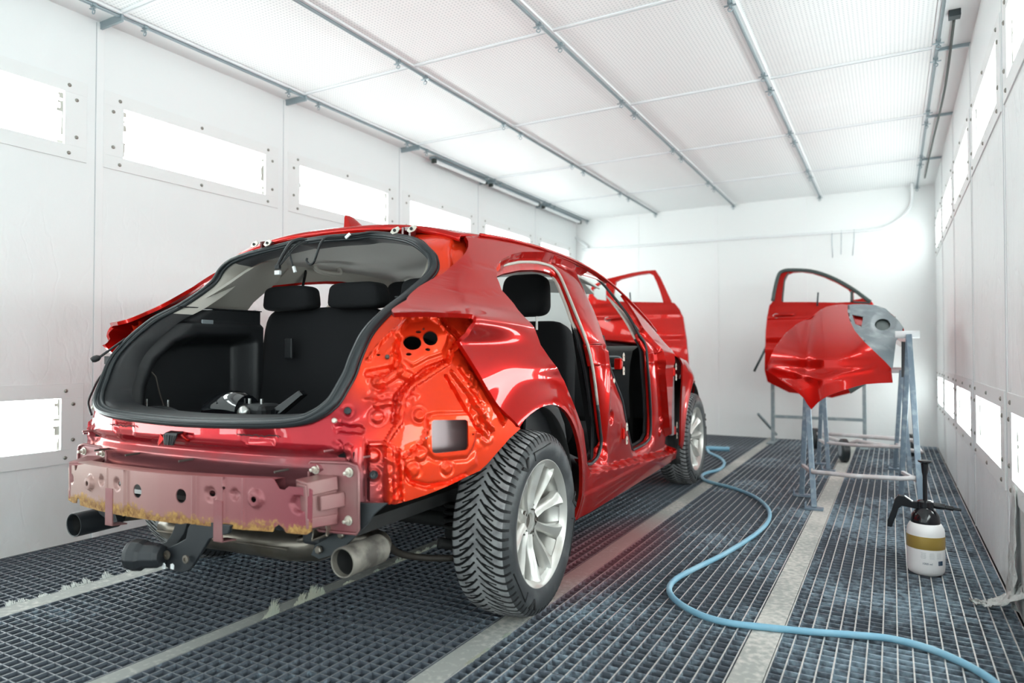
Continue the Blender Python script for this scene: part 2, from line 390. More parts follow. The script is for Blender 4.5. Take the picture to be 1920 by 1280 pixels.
# grating: two-tone bars; top bars pale and worn, cross bars dark with paint dust
def grate_mat(name, col, dust, amt, red, metal=.25, rough=.5):
    m = mat(name, col, rough, metal)
    nt = m.node_tree; b = nt.nodes['Principled BSDF']
    g = nt.nodes.new('ShaderNodeNewGeometry')
    n = nt.nodes.new('ShaderNodeTexNoise'); n.inputs['Scale'].default_value = 1.6; n.inputs['Detail'].default_value = 2; nt.links.new(g.outputs['Position'], n.inputs['Vector'])
    n2 = nt.nodes.new('ShaderNodeTexNoise'); n2.inputs['Scale'].default_value = 45; n2.inputs['Detail'].default_value = 5; nt.links.new(g.outputs['Position'], n2.inputs['Vector'])
    ad = nt.nodes.new('ShaderNodeMath'); ad.operation = 'ADD'; nt.links.new(n.outputs[0], ad.inputs[0]); nt.links.new(n2.outputs[0], ad.inputs[1])
    sp = nt.nodes.new('ShaderNodeSeparateXYZ'); nt.links.new(g.outputs['Position'], sp.inputs[0])
    bias = nt.nodes.new('ShaderNodeMapRange'); bias.inputs[1].default_value = -1.3; bias.inputs[2].default_value = .2; bias.inputs[3].default_value = -.16; bias.inputs[4].default_value = .08
    nt.links.new(sp.outputs[0], bias.inputs[0])
    a2 = nt.nodes.new('ShaderNodeMath'); a2.operation = 'ADD'; nt.links.new(ad.outputs[0], a2.inputs[0]); nt.links.new(bias.outputs[0], a2.inputs[1])
    r = nt.nodes.new('ShaderNodeMapRange'); r.inputs[1].default_value = 1.02 - amt; r.inputs[2].default_value = 1.32 - amt; nt.links.new(a2.outputs[0], r.inputs[0])
    x = nt.nodes.new('ShaderNodeMix'); x.data_type = 'RGBA'; x.inputs[6].default_value = (*col, 1); x.inputs[7].default_value = (*dust, 1)
    nt.links.new(r.outputs[0], x.inputs[0])
    # red tint, strongest on the strip beside the car
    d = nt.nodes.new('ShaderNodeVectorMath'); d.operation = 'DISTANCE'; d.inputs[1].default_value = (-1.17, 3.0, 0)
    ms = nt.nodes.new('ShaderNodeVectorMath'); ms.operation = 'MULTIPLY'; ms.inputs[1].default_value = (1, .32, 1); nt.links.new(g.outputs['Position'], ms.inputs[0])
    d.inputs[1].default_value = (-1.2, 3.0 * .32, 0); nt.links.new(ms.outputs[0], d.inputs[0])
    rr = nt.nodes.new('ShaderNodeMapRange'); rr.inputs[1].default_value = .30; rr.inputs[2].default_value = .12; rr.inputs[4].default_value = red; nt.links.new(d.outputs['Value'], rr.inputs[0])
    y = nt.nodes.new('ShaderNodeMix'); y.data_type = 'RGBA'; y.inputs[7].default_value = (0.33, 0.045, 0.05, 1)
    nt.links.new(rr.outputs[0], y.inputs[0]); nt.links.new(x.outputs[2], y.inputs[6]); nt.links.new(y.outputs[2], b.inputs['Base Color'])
    return m
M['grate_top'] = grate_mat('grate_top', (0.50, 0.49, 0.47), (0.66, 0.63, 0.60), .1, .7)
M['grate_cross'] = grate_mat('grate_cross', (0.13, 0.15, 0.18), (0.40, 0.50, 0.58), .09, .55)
M['concrete_strip'] = grate_mat('concrete_strip_tint', (0.33, 0.335, 0.315), (0.57, 0.55, 0.51), .16, .62, 0, .8)
for a, b in STRIPS:
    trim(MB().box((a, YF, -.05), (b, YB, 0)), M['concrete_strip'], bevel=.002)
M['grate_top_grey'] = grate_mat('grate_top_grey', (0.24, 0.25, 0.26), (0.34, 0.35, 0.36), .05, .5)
def grate(x0, x1, y0, y1, name='floor_grate'):
    g = MB(); P = .041
    g.cur = 0
    nx = max(1, round((x1 - x0) / P)); ny = max(1, round((y1 - y0) / P))
    for i in range(nx + 1):
        x = x0 + (x1 - x0) * i / nx; x = min(max(x, x0 + .0022), x1 - .0022)
        g.cur = 1; g.box((x - .0022, y0, -.030), (x + .0022, y1, 0)); g.m[-5] = 0   # only the worn top face is pale
    g.cur = 1
    for i in range(ny + 1):
        y = y0 + (y1 - y0) * i / ny; y = min(max(y, y0 + .0018), y1 - .0018)
        g.box((x0, y - .0018, -.032), (x1, y + .0018, -.0015))
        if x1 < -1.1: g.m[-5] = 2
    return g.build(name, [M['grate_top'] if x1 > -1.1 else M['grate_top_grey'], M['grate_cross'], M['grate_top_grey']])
cols = [(XL + .004, STRIPS[3][0]), (STRIPS[3][1], STRIPS[2][0]), (STRIPS[2][1], STRIPS[1][0]), (STRIPS[1][1], STRIPS[0][0]), (STRIPS[0][1], XR - .004)]
cn = ['along the left wall', 'left of the rear wheel tracks', 'under the car', 'right of the car with the blue hose', 'along the right wall']
for ci, (a, b) in enumerate(cols):
    off = [1.15, 1.79, 1.80, 1.80, 1.86][ci]; g0 = None; k0 = -3 if ci != 3 else -3
    for k in range(-2, 7):
        y0 = off + 1.03 * k; y1 = y0 + 1.026
        if y1 > YB:
            if y0 > YB - .2: continue
            o = grate(a + .003, b - .003, y0, YB - .003)
        elif g0 is None: o = g0 = grate(a + .003, b - .003, 0, 1.026); o.location = (0, y0, 0)
        else: o = dup(g0, (0, y0, 0))
        tag(o, 'square-mesh steel floor grating panel ' + cn[ci], 'floor grate', 'floor gratings ' + cn[ci])
# ================================================================ CAR: measured body surfaces (car frame: x right, y forward, z up, origin under the rear axle)
CAR_O = (-1.965, 2.136); CAR_H = radians(2.80)
def car_to_world(q):
    x, y, z = q; c, s = cos(CAR_H), sin(CAR_H)
    return (CAR_O[0] + x * c - y * s, CAR_O[1] + x * s + y * c, z)
def world_to_car(p):
    c, s = cos(CAR_H), sin(CAR_H); a, b = p[0] - CAR_O[0], p[1] - CAR_O[1]
    return (a * c + b * s, -a * s + b * c, p[2])
def sight(px, py):
    """world ray of a point measured in the photograph"""
    a, b = (px - 960) / FPX, (640 - py) / FPX
    cy, sy, cp, sp = cos(YAW), sin(YAW), cos(PITCH), sin(PITCH)
    F = (-sy * cp, cy * cp, sp); R = (cy, sy, 0); U = (sy * sp, -cy * sp, cp)
    return tuple(F[i] + R[i] * a + U[i] * b for i in range(3))
def to_px(p):
    cy, sy, cp, sp = cos(YAW), sin(YAW), cos(PITCH), sin(PITCH)
    q = (p[0], p[1], p[2] - CAM_Z)
    d = -sy * cp * q[0] + cy * cp * q[1] + sp * q[2]
    return (960 + FPX * (cy * q[0] + sy * q[1]) / d, 640 - FPX * (sy * sp * q[0] - cy * sp * q[1] + cp * q[2]) / d)
def car_px(q): return to_px(car_to_world(q))
_CC = None
def on_plane(px, py, ax, val):
    """point of the car-frame plane axis=val seen at a measured point"""
    r = sight(px, py); c = world_to_car((0, 0, CAM_Z)); o = world_to_car((CAR_O[0] + r[0], CAR_O[1] + r[1], r[2]))
    t = (val - c[ax]) / o[ax]
    return tuple(c[i] + o[i] * t for i in range(3))
def on_world(px, py, ax, val):
    r = sight(px, py); c = (0, 0, CAM_Z); t = (val - c[ax]) / r[ax]
    return tuple(c[i] + r[i] * t for i in range(3))

RAIL_X = [(-.6, .46), (-.3, .53), (-.15, .565), (.1, .59), (.5, .605), (.9, .61), (1.2, .625), (1.4, .655), (1.65, .70), (1.87, .755), (2.15, .80), (2.4, .82)]
RAIL_Z = [(-.6, 1.10), (-.46, 1.20), (-.3, 1.295), (-.15, 1.352), (.1, 1.385), (.5, 1.402), (.9, 1.400), (1.2, 1.372), (1.4, 1.325), (1.65, 1.235), (1.87, 1.12), (2.15, .975), (2.4, .93)]
SHO_Z = [(-.7, 1.045), (-.5, 1.04), (0, 1.015), (1, .965), (2, .925), (3, .83), (3.3, .75)]
LOW_X = [(.1, .78), (.17, .80), (.22, .835), (.30, .853), (.45, .864), (.6, .872), (.75, .880), (.88, .882), (.97, .877), (1.04, .862), (1.2, .80)]
REAR_Y = [(.4, -.76), (.72, -.76), (.83, -.70), (.93, -.64), (1.04, -.56), (1.12, -.44), (1.22, -.30), (1.31, -.22), (1.42, -.15)]
TOP_Z = [(-.3, 1.415), (-.15, 1.432), (0, 1.444), (.4, 1.460), (.8, 1.464), (1.2, 1.448), (1.42, 1.42), (2.3, .98)]
def fend_z(y): return smooth_tab([(2.0, .985), (2.25, .955), (2.7, .90), (3.0, .80), (3.2, .68), (3.3, .6)], y)
def side_x(y, z, door=False):
    zs = smooth_tab(SHO_Z, y); zr = smooth_tab(RAIL_Z, y); xr = smooth_tab(RAIL_X, y)
    def low(q): return smooth_tab(LOW_X, q)
    xs = low(min(zs, 1.04))
    if z <= zs: x = low(z)
    else:
        s = min((z - zs) / max(zr - zs, .03), 1.2)
        x = xs + (xr - xs) * ((0 if door else .08 * sstep(0, .22, s)) + (1 if door else .92) * s ** (1.3 if door else 1.2))
    r = hypot(y, z - .36)
    if r > .3 and not door: x += .020 * exp(-((r - .385) / .055) ** 2) - .006 * exp(-((r - .50) / .07) ** 2)
    if y < .05: x -= .045 * sstep(.05, -.5, y) * sstep(1.03, .95, z)
    r = hypot(y - 2.70, z - .355)
    if r > .3 and not door: x += .016 * exp(-((r - .385) / .06) ** 2)
    if not door: x += .008 * exp(-((z - .875) / .03) ** 2) * sstep(-.3, .1, y)
    e = y - smooth_tab(REAR_Y, z)
    if e < .12: x -= .13 * min(1.5, (.12 - e) / .12) ** 2
    if y > 2.2: x -= .16 * ((y - 2.2) / 1.0) ** 2.4
    if y > 2.1 and z > fend_z(y) - .15: x -= .085 * ((z - fend_z(y) + .15) / .15) ** 2.2 * sstep(2.1, 2.3, y)
    if z < .36: x -= .012 * sstep(.36, .24, z)
    return x
def S_side(y, z): return (side_x(y, z), y, z)
STEPD = .048
def S_door(y, z): return (side_x(y, z, True) - STEPD, y, z)

# rear surface: for each level z the plan curve through these points; s runs from the car's middle outwards
RS = [0, .3, .46, .55, .62, .75, .92, 1.12, 1.32]
RL = [(.40, [(0, -.775), (.3, -.768), (.46, -.75), (.55, -.73), (.615, -.695), (.70, -.58), (.775, -.42), (.825, -.23), (.85, -.04)]),
      (.72, [(0, -.785), (.3, -.772), (.46, -.745), (.55, -.715), (.61, -.68), (.71, -.58), (.79, -.43), (.833, -.24), (.85, -.05)]),
      (.83, [(0, -.755), (.3, -.745), (.46, -.71), (.55, -.675), (.608, -.63), (.715, -.53), (.79, -.405), (.832, -.24), (.85, -.05)]),
      (.93, [(0, -.71), (.3, -.70), (.46, -.665), (.55, -.625), (.608, -.58), (.722, -.49), (.795, -.385), (.835, -.24), (.85, -.05)]),
      (1.05, [(0, -.58), (.3, -.57), (.46, -.53), (.55, -.49), (.61, -.455), (.735, -.405), (.80, -.33), (.83, -.22), (.85, -.05)]),
      (1.12, [(0, -.45), (.3, -.44), (.46, -.40), (.55, -.36), (.62, -.345), (.70, -.29), (.75, -.18), (.78, -.06), (.8, .05)]),
      (1.22, [(0, -.31), (.3, -.29), (.46, -.25), (.55, -.215), (.61, -.185), (.67, -.11), (.69, .0), (.70, .1), (.71, .2)]),
      (1.31, [(0, -.24), (.3, -.22), (.46, -.19), (.52, -.165), (.57, -.135), (.62, -.06), (.64, .04), (.65, .14), (.66, .24)]),
      (1.38, [(0, -.13), (.27, -.09), (.44, -.07), (.50, -.05), (.54, -.02), (.57, .04), (.58, .12), (.59, .2), (.6, .3)]),
      (1.45, [(0, -.03), (.25, .01), (.38, .03), (.43, .05), (.47, .07), (.5, .12), (.51, .2), (.52, .28), (.53, .36)])]
RXT = [(z, [(s, p[0]) for s, p in zip(RS, L)]) for z, L in RL]
RYT = [(z, [(s, p[1]) for s, p in zip(RS, L)]) for z, L in RL]
def S_rear(s, z):
    a = abs(s); sg = 1 if s >= 0 else -1
    if a < .3: a_ = a
    x = smooth_tab([(zz, smooth_tab(t, a)) for zz, t in RXT], z)
    y = smooth_tab([(zz, smooth_tab([(-.3, t[1][1])] + t, a)) for zz, t in RYT], z)
    return (sg * x, y, z)
def solve(S, px, py, g):
    """surface parameters (u,v) of surface S seen at a measured point"""
    u, v = g
    for _ in range(40):
        p0 = car_px(S(u, v)); e = 1e-3
        pu = car_px(S(u + e, v)); pv = car_px(S(u, v + e))
        a, b, c, d = (pu[0] - p0[0]) / e, (pv[0] - p0[0]) / e, (pu[1] - p0[1]) / e, (pv[1] - p0[1]) / e
        rx, ry = px - p0[0], py - p0[1]; D = a * d - b * c
        if abs(D) < 1e-6: break
        du, dv = (d * rx - b * ry) / D, (-c * rx + a * ry) / D
        k = min(1, .15 / max(abs(du), abs(dv), 1e-9)); u += du * k; v += dv * k
        if abs(du) + abs(dv) < 1e-6: break
    return u, v
def trace(S, pts, g):
    out = []
    for p in pts:
        g = solve(S, p[0], p[1], g); out.append(g)
    return out
# ================================================================ CAR BODY
import numpy as np
def inside(poly, pts):
    P = np.asarray(poly, float); q = np.asarray(pts, float); c = np.zeros(len(q), bool)
    x, y = q[:, 0], q[:, 1]
    for i in range(len(P)):
        x1, y1 = P[i - 1]; x2, y2 = P[i]
        if y1 == y2: continue
        m = ((y1 > y) != (y2 > y)) & (x < (x2 - x1) * (y - y1) / (y2 - y1) + x1); c ^= m
    return c
def resample(poly, step, closed=True):
    out = []; n = len(poly)
    for i in range(n if closed else n - 1):
        a, b = poly[i], poly[(i + 1) % n]; k = max(1, int(math.ceil(hypot(b[0] - a[0], b[1] - a[1]) / step)))
        out += [(a[0] + (b[0] - a[0]) * j / k, a[1] + (b[1] - a[1]) * j / k) for j in range(k)]
    if not closed: out.append(poly[-1])
    return out
def segdist(poly, q, closed=True):
    """distance of points q to polyline (2D or 3D, numpy)"""
    P = np.asarray(poly, float); best = np.full(len(q), 9e9)
    for i in range(0 if closed else 1, len(P)):
        a, b = P[i - 1], P[i]; d = b - a; L = (d * d).sum()
        if L < 1e-14: continue
        t = np.clip(((q - a) @ d) / L, 0, 1)[:, None]
        best = np.minimum(best, np.sqrt((((a + d * t) - q) ** 2).sum(1)))
    return best
def flat_mesh(outer, holes, step, fine=None, extra=()):
    outs = [resample(outer, step)] + [resample(h, step) for h in holes]
    xs = [p[0] for p in outer]; ys = [p[1] for p in outer]
    gx = np.arange(min(xs) + step / 2, max(xs), step); gy = np.arange(min(ys) + step / 2, max(ys), step)
    G = np.array([(x, y) for y in gy for x in gx])
    ok = inside(outer, G)
    for h in holes: ok &= ~inside(h, G)
    if fine:
        ii = np.round((G[:, 0] - min(xs)) / step).astype(int); jj = np.round((G[:, 1] - min(ys)) / step).astype(int)
        ok &= fine(G) | ((ii % 3 == 0) & (jj % 3 == 0))
    G = G[ok]
    for o in outs: G = G[segdist(o, G) > step * .45]
    for ln in extra:
        X = np.array(resample(ln, step * .8, False)); k = inside(outer, X)
        for h in holes: k &= ~inside(h, X)
        X = X[k]
        for o in outs: X = X[segdist(o, X) > step * .4]
        if len(X):
            G = G[segdist(ln, G, False) > step * .55]; G = np.concatenate([G, X])
    V = [Vector(p) for o in outs for p in o] + [Vector(p) for p in G.tolist()]
    E = []; n = 0
    for o in outs: E += [(n + i, n + (i + 1) % len(o)) for i in range(len(o))]; n += len(o)
    r = delaunay_2d_cdt(V, E, [], 0, 1e-7)
    vs = [tuple(v) for v in r[0]]; fs = [tuple(f) for f in r[2]]
    c = np.array([[sum(vs[i][k] for i in f) / len(f) for k in (0, 1)] for f in fs])
    ok = inside(outer, c)
    for h in holes: ok &= ~inside(h, c)
    return vs, [f for f, k in zip(fs, ok) if k]
def skin(S, outer, holes, step, out=(0, 0, 1), disp=None, thick=.02, offset=0, fine=None, extra=()):
    """thick shell over surface S: returns MB holding outer layer, inner layer and rims; out = rough outward direction"""
    vs, fs = flat_mesh(outer, holes, step, fine, extra)
    P = np.array([S(u, v) for u, v in vs]); e = 2e-3
    PU = np.array([S(u + e, v) for u, v in vs]); PV = np.array([S(u, v + e) for u, v in vs])
    N = np.cross(PU - P, PV - P); N /= np.maximum(np.linalg.norm(N, axis=1), 1e-12)[:, None]
    N *= np.where((N @ np.array(out, float)) < 0, -1, 1)[:, None]
    d = disp(np.array(vs), P) if disp else np.zeros(len(P))
    A = P + N * (d + offset)[:, None]; B = A - N * thick
    mb = MB(); n = len(P); mb.v = [tuple(p) for p in A.tolist()]
    # orient
    def nrm(f): a, b, c = (A[i] for i in f[:3]); return np.cross(b - a, c - a)
    for f in fs: mb.face(f if nrm(f) @ N[f[0]] > 0 else f[::-1])
    if thick:
        mb.v += [tuple(p) for p in B.tolist()]
        cnt = {}
        for f in list(mb.f):
            for i in range(len(f)): cnt[(f[i], f[(i + 1) % len(f)])] = 1
        fo = list(mb.f)
        for f in fo: mb.face(tuple(i + n for i in f[::-1]))
        for (a, b) in cnt:
            if (b, a) not in cnt: mb.face((b, a, a + n, b + n))
    return mb
def mirror(mb):
    o = MB(); o.v = [(-x, y, z) for x, y, z in mb.v]; o.f = [f[::-1] for f in mb.f]; o.m = list(mb.m); return o
def join(a, b):
    n = len(a.v); a.v += b.v; a.f += [tuple(i + n for i in f) for f in b.f]; a.m += b.m; return a

# ---- paints
def paint(name, col, rough=.32, metal=.35, coat=1.0, flake=True):
    m = mat(name, col, rough, metal, coat, coatr=.02, spec=.3)
    m.node_tree.nodes['Principled BSDF'].inputs['Coat IOR'].default_value = 1.34
    m.node_tree.nodes['Principled BSDF'].inputs['Specular Tint'].default_value = (1, col[1] * 4 + .03, col[2] * 4 + .02, 1)
    return m
M['red'] = paint('red_metallic_paint', (0.47, 0.008, 0.005), .28, .6)
M['orange_red'] = paint('orange_red_lit_paint', (0.85, 0.055, 0.012), .36, .3)  # red paint brightened to orange, with the light on it in the colour
M['maroon'] = mat('maroon_overspray', (0.30, 0.06, 0.075), .42, .35, .25, var=(6, (0.22, 0.12, 0.12), .4, .7), coatr=.2)
M['black_plastic'] = mat('black_plastic', (0.014, 0.015, 0.017), .5, bump=(150, .1, .001))
M['trunk_black'] = mat('trunk_carpet', (0.008, 0.008, 0.009), .9, spec=.2, bump=(300, .3, .001))
M['rubber_seal'] = mat('rubber_seal', (0.018, 0.023, 0.026), .38, spec=.45)
M['seat_black'] = mat('seat_fabric', (0.012, 0.0125, 0.014), .85, spec=.25, bump=(400, .4, .001))
M['headliner'] = mat('headliner_grey', (0.66, 0.65, 0.62), .85, spec=.2)
M['trim_beige'] = mat('pillar_trim_beige', (0.52, 0.49, 0.44), .6)
M['under'] = mat('underbody_dark', (0.018, 0.018, 0.018), .7)
M['chrome'] = mat('galvanised', (0.62, 0.62, 0.60), .25, .9)
M['cream_steel'] = mat('pale_hinge_steel', (0.66, 0.62, 0.54), .35, .5)
M['cavity'] = mat('bare_cavity_metal', (0.34, 0.28, 0.29), .35, .6)

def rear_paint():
    """orange corner with window light put into its colour, crimson upper lip, dull maroon overspray low on the rear panel"""
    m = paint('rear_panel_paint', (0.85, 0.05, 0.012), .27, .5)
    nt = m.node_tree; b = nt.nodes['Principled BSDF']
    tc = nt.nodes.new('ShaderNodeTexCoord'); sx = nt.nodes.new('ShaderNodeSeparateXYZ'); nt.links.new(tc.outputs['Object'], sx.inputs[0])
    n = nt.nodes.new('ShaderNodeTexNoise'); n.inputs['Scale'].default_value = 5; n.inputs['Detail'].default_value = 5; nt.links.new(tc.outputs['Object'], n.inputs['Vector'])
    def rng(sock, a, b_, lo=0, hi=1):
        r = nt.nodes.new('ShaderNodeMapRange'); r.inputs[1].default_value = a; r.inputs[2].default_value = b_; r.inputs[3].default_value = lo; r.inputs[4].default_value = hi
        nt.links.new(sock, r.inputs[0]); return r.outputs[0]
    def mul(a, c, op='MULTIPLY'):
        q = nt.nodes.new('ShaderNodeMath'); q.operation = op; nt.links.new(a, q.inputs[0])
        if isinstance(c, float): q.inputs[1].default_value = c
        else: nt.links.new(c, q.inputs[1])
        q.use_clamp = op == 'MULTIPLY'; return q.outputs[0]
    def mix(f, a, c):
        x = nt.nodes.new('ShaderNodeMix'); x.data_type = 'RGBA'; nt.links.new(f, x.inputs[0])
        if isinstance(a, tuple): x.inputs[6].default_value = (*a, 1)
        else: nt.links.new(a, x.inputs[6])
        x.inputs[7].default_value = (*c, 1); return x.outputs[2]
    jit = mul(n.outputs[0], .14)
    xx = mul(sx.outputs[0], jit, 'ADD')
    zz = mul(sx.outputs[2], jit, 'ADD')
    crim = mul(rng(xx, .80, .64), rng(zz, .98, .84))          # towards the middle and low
    c1 = mix(crim, (0.85, 0.05, 0.012), (0.42, 0.016, 0.028))  # orange stands in for light falling on the corner
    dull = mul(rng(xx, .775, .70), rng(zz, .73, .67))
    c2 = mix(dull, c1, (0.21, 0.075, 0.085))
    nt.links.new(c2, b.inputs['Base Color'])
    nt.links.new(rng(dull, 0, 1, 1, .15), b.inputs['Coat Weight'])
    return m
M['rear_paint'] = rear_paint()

car = empty('car', (CAR_O[0], CAR_O[1], 0), CAR_H)
tag(car, 'red hatchback stripped of its doors, bumpers and tailgate, standing on the grating', 'car')

# ---- measured outlines on the right side
T = lambda pts, g: trace(S_side, pts, g)
TD = lambda pts, g: trace(S_door, pts, g)
EDGE = T([(974, 801), (950, 775), (928, 750), (911, 722), (895, 694), (878, 667), (862, 641), (869, 637), (878, 629), (885, 617), (893, 600), (892, 593), (886, 589), (860, 587), (830, 586), (797, 585), (738, 586), (762, 562), (785, 537), (808, 524), (831, 512), (851, 495), (871, 476), (878, 462), (878, 452), (873, 443)], (-.2, .7))
REAR_HOLE = TD([(947, 497), (978, 491), (1005, 491), (1023, 494), (1038, 499), (1048, 508), (1056, 520), (1067, 545), (1085, 589), (1107, 647), (1118, 701), (1125, 758), (1130, 807), (1132, 830), (1127, 852), (1120, 863), (1112, 870), (1106, 870)], (-.3, 1.2)) + T([(1101, 862), (1099, 845), (1094, 807), (1076, 758), (1058, 714), (1040, 683), (1014, 647), (987, 598), (965, 571), (942, 545), (931, 520), (932, 508)], (.45, .42))
FRONT_HOLE = TD([(1086, 508), (1092, 506), (1103, 509), (1129, 527), (1156, 558), (1183, 594), (1203, 629), (1214, 647), (1219, 692), (1222, 736), (1224, 781), (1223, 816), (1217, 828), (1206, 836), (1194, 842), (1188, 840), (1178, 794), (1170, 750), (1158, 718), (1147, 687), (1143, 665), (1134, 629), (1121, 589), (1107, 558), (1092, 523)], (.4, 1.25))
SHUT = T([(1108, 889), (1101, 868), (1094, 807), (1076, 758), (1058, 714), (1040, 683), (1014, 647), (987, 598), (965, 571), (942, 545), (929, 512), (930, 500), (940, 486), (958, 477), (978, 472), (1023, 472), (1058, 480), (1085, 492), (1112, 509), (1138, 533), (1178, 580), (1214, 624), (1240, 652), (1248, 700), (1256, 800), (1268, 848)], (.45, .42))
_h0 = np.array(REAR_HOLE)
ARCH_C, ARCH_R = (0.0, .36), .385
rail_pts = [(y, smooth_tab(RAIL_Z, y)) for y in (.05, .2, .4, .6, .8, 1.0, 1.2, 1.4, 1.55, 1.7, 1.85, 2.0)]
a0 = EDGE[0]
arch_a = math.degrees(atan2(a0[1] - ARCH_C[1], a0[0] - ARCH_C[0]))
arch_pts = [(ARCH_C[0] + ARCH_R * cos(radians(a)), ARCH_C[1] + ARCH_R * sin(radians(a))) for a in range(-22, int(arch_a), 6)]
SIDE_OUT = EDGE + rail_pts + [(2.10, 1.0), (2.13, .96), (2.02, .93), (1.97, .85), (1.98, .55), (2.03, .36), (2.22, .30), (2.24, .245), (1.2, .235), (.40, .235)] + arch_pts
PATCH = T([(838, 540), (836, 525), (845, 507), (868, 499), (905, 499), (932, 507), (940, 522), (939, 546), (900, 551), (862, 547)], (-.2, 1.15))
def inset(line, d):
    out = []
    for i, p in enumerate(line):
        a, b = line[max(i - 1, 0)], line[min(i + 1, len(line) - 1)]; t = (b[0] - a[0], b[1] - a[1]); L = hypot(*t) or 1
        out.append((p[0] - t[1] / L * d, p[1] + t[0] / L * d))
    return out
def side_disp(uv, P):
    ins = inside(SHUT, uv); d = segdist(SHUT, uv)
    t = np.where(ins, np.clip(d / .018, 0, 1), 0); t = t * t * (3 - 2 * t)
    # the shut line along the quarter panel is also the opening's edge: no step there
    near = segdist(_h0[18:], uv, closed=False) if len(_h0) > 20 else np.full(len(uv), 9.)
    t *= np.clip((near - .004) / .03, 0, 1)
    dx = np.array([S_door(a, b)[0] for a, b in uv.tolist()]) - P[:, 0]
    r = dx * t
    # pressed shapes on the middle pillar and sill; flanges roll in towards the openings
    de = np.minimum(segdist(REAR_HOLE, uv), segdist(FRONT_HOLE, uv))
    r += (.030 * (1 - np.exp(-de / .028)) - .020) * t * (de < .3)
    u, v = uv[:, 0], uv[:, 1]
    r += .010 * np.exp(-((u - (.82 + (1.0 - v) * .05)) / .025) ** 2) * (v < .95) * (v > .36) * t
    for c in ((.88, .80), (.90, .62), (.83, .46)):
        dd = np.hypot(u - c[0], v - c[1]); r += -.010 * np.clip((.032 - dd) / .008, 0, 1)
    for c in ((1.86, .45), (1.87, .52), (1.85, .75), (1.88, .66)):
        dd = np.hypot((u - c[0]) * .8, v - c[1]); r += .010 * np.clip((.028 - dd) / .008, 0, 1) * t
    # sill: raised rib below the openings
    r += np.where(v < .34, .006 * np.clip((.34 - v) / .006, 0, 1), 0) * (u > .45) * (u < 2.1)
    # pressed patch on the rear pillar
    r += -.0018 * np.exp(-(segdist(PATCH, uv) / .005) ** 2) + .0012 * inside(PATCH, uv)
    return r
side = skin(S_side, SIDE_OUT, [REAR_HOLE, FRONT_HOLE], .0085, (1, 0, 0), side_disp, .014, extra=[SHUT, inset(SHUT, .019), inset(SHUT, -.019), inset(SHUT, .009), inset(SHUT, -.009)])
mirror(side).build('side_panel', M['red'], car, smooth=True, angle=50)
side.build('side_panel', M['red'], car, smooth=True, angle=50)

# roof: from rail over the middle to rail, ending in the windscreen header
def roof_row(y, off=0.0, n=22):
    xr, zr, zt = smooth_tab(RAIL_X, y), smooth_tab(RAIL_Z, y), smooth_tab(TOP_Z, y)
    row = []
    for i in range(-n, n + 1):
        a = i / n; b = abs(a)
        x = (xr - off * .6) * (a if b < 1 else a)
        z = zr + (zt - zr) * (1 - b ** 2.6) ** .92 - off
        row.append((x, y, z))
    return row
roof = MB(); ys = [-.082, -.081, -.078, -.070] + [-.05 + .04 * i for i in range(37)]
rows = []
for y in ys:
    r = roof_row(y)
    if y < -.069: r = [(x, y, z - (.026, .012, .003, 0)[len(rows)]) for x, _, z in r]
    rows.append(r)
roof.grid(rows); roof.build('roof', M['red'], car, smooth=True, solid=.012)
hl = MB(); hl.grid([roof_row(y, .045) for y in [-.02 + .06 * i for i in range(24)]]); hl.build('headliner', M['headliner'], car, smooth=True, solid=.01)
# roof ditch mouldings
for sg in (1, -1):
    pts = [(sg * (smooth_tab(RAIL_X, y) + .004), y, smooth_tab(RAIL_Z, y) + .002) for y in [.05 + .08 * i for i in range(25)]]
    MB().tube(pts, .007, 6).build('roof_moulding', M['red'], car, smooth=True)
# antenna fin
fin = MB(); prof = [(-.02, 0), (-.025, .075), (.0, .072), (.05, .055), (.10, .028), (.135, .0)]
rowsf = []
for s_, w in ((-1, 1), (-.6, 1.2), (0, 0), (.6, 1.2), (1, 1)):
    pass
base_z = 1.440
for yy in np.linspace(-.02, .14, 12):
    hgt = smooth_tab([(-.02, .058), (0, .06), (.05, .045), (.1, .022), (.14, .0)], yy)
    w = .022 * (1 - ((yy - .03) / .13) ** 2 * .8) if yy > .03 else .020
    back = -.010 if yy < -.015 else 0
    rowsf.append([(-w, yy, base_z - .012 + .03 * max(0, yy)), (-w * .8, yy, base_z + hgt * .35), (-w * .3, yy + back, base_z + hgt * .85), (0, yy + back, base_z + hgt), (w * .3, yy + back, base_z + hgt * .85), (w * .8, yy, base_z + hgt * .35), (w, yy, base_z - .012 + .03 * max(0, yy))])
fin.grid(rowsf); fin.face(tuple(range(7))); fin.build('antenna_fin', M['red'], car, smooth=True, angle=60)

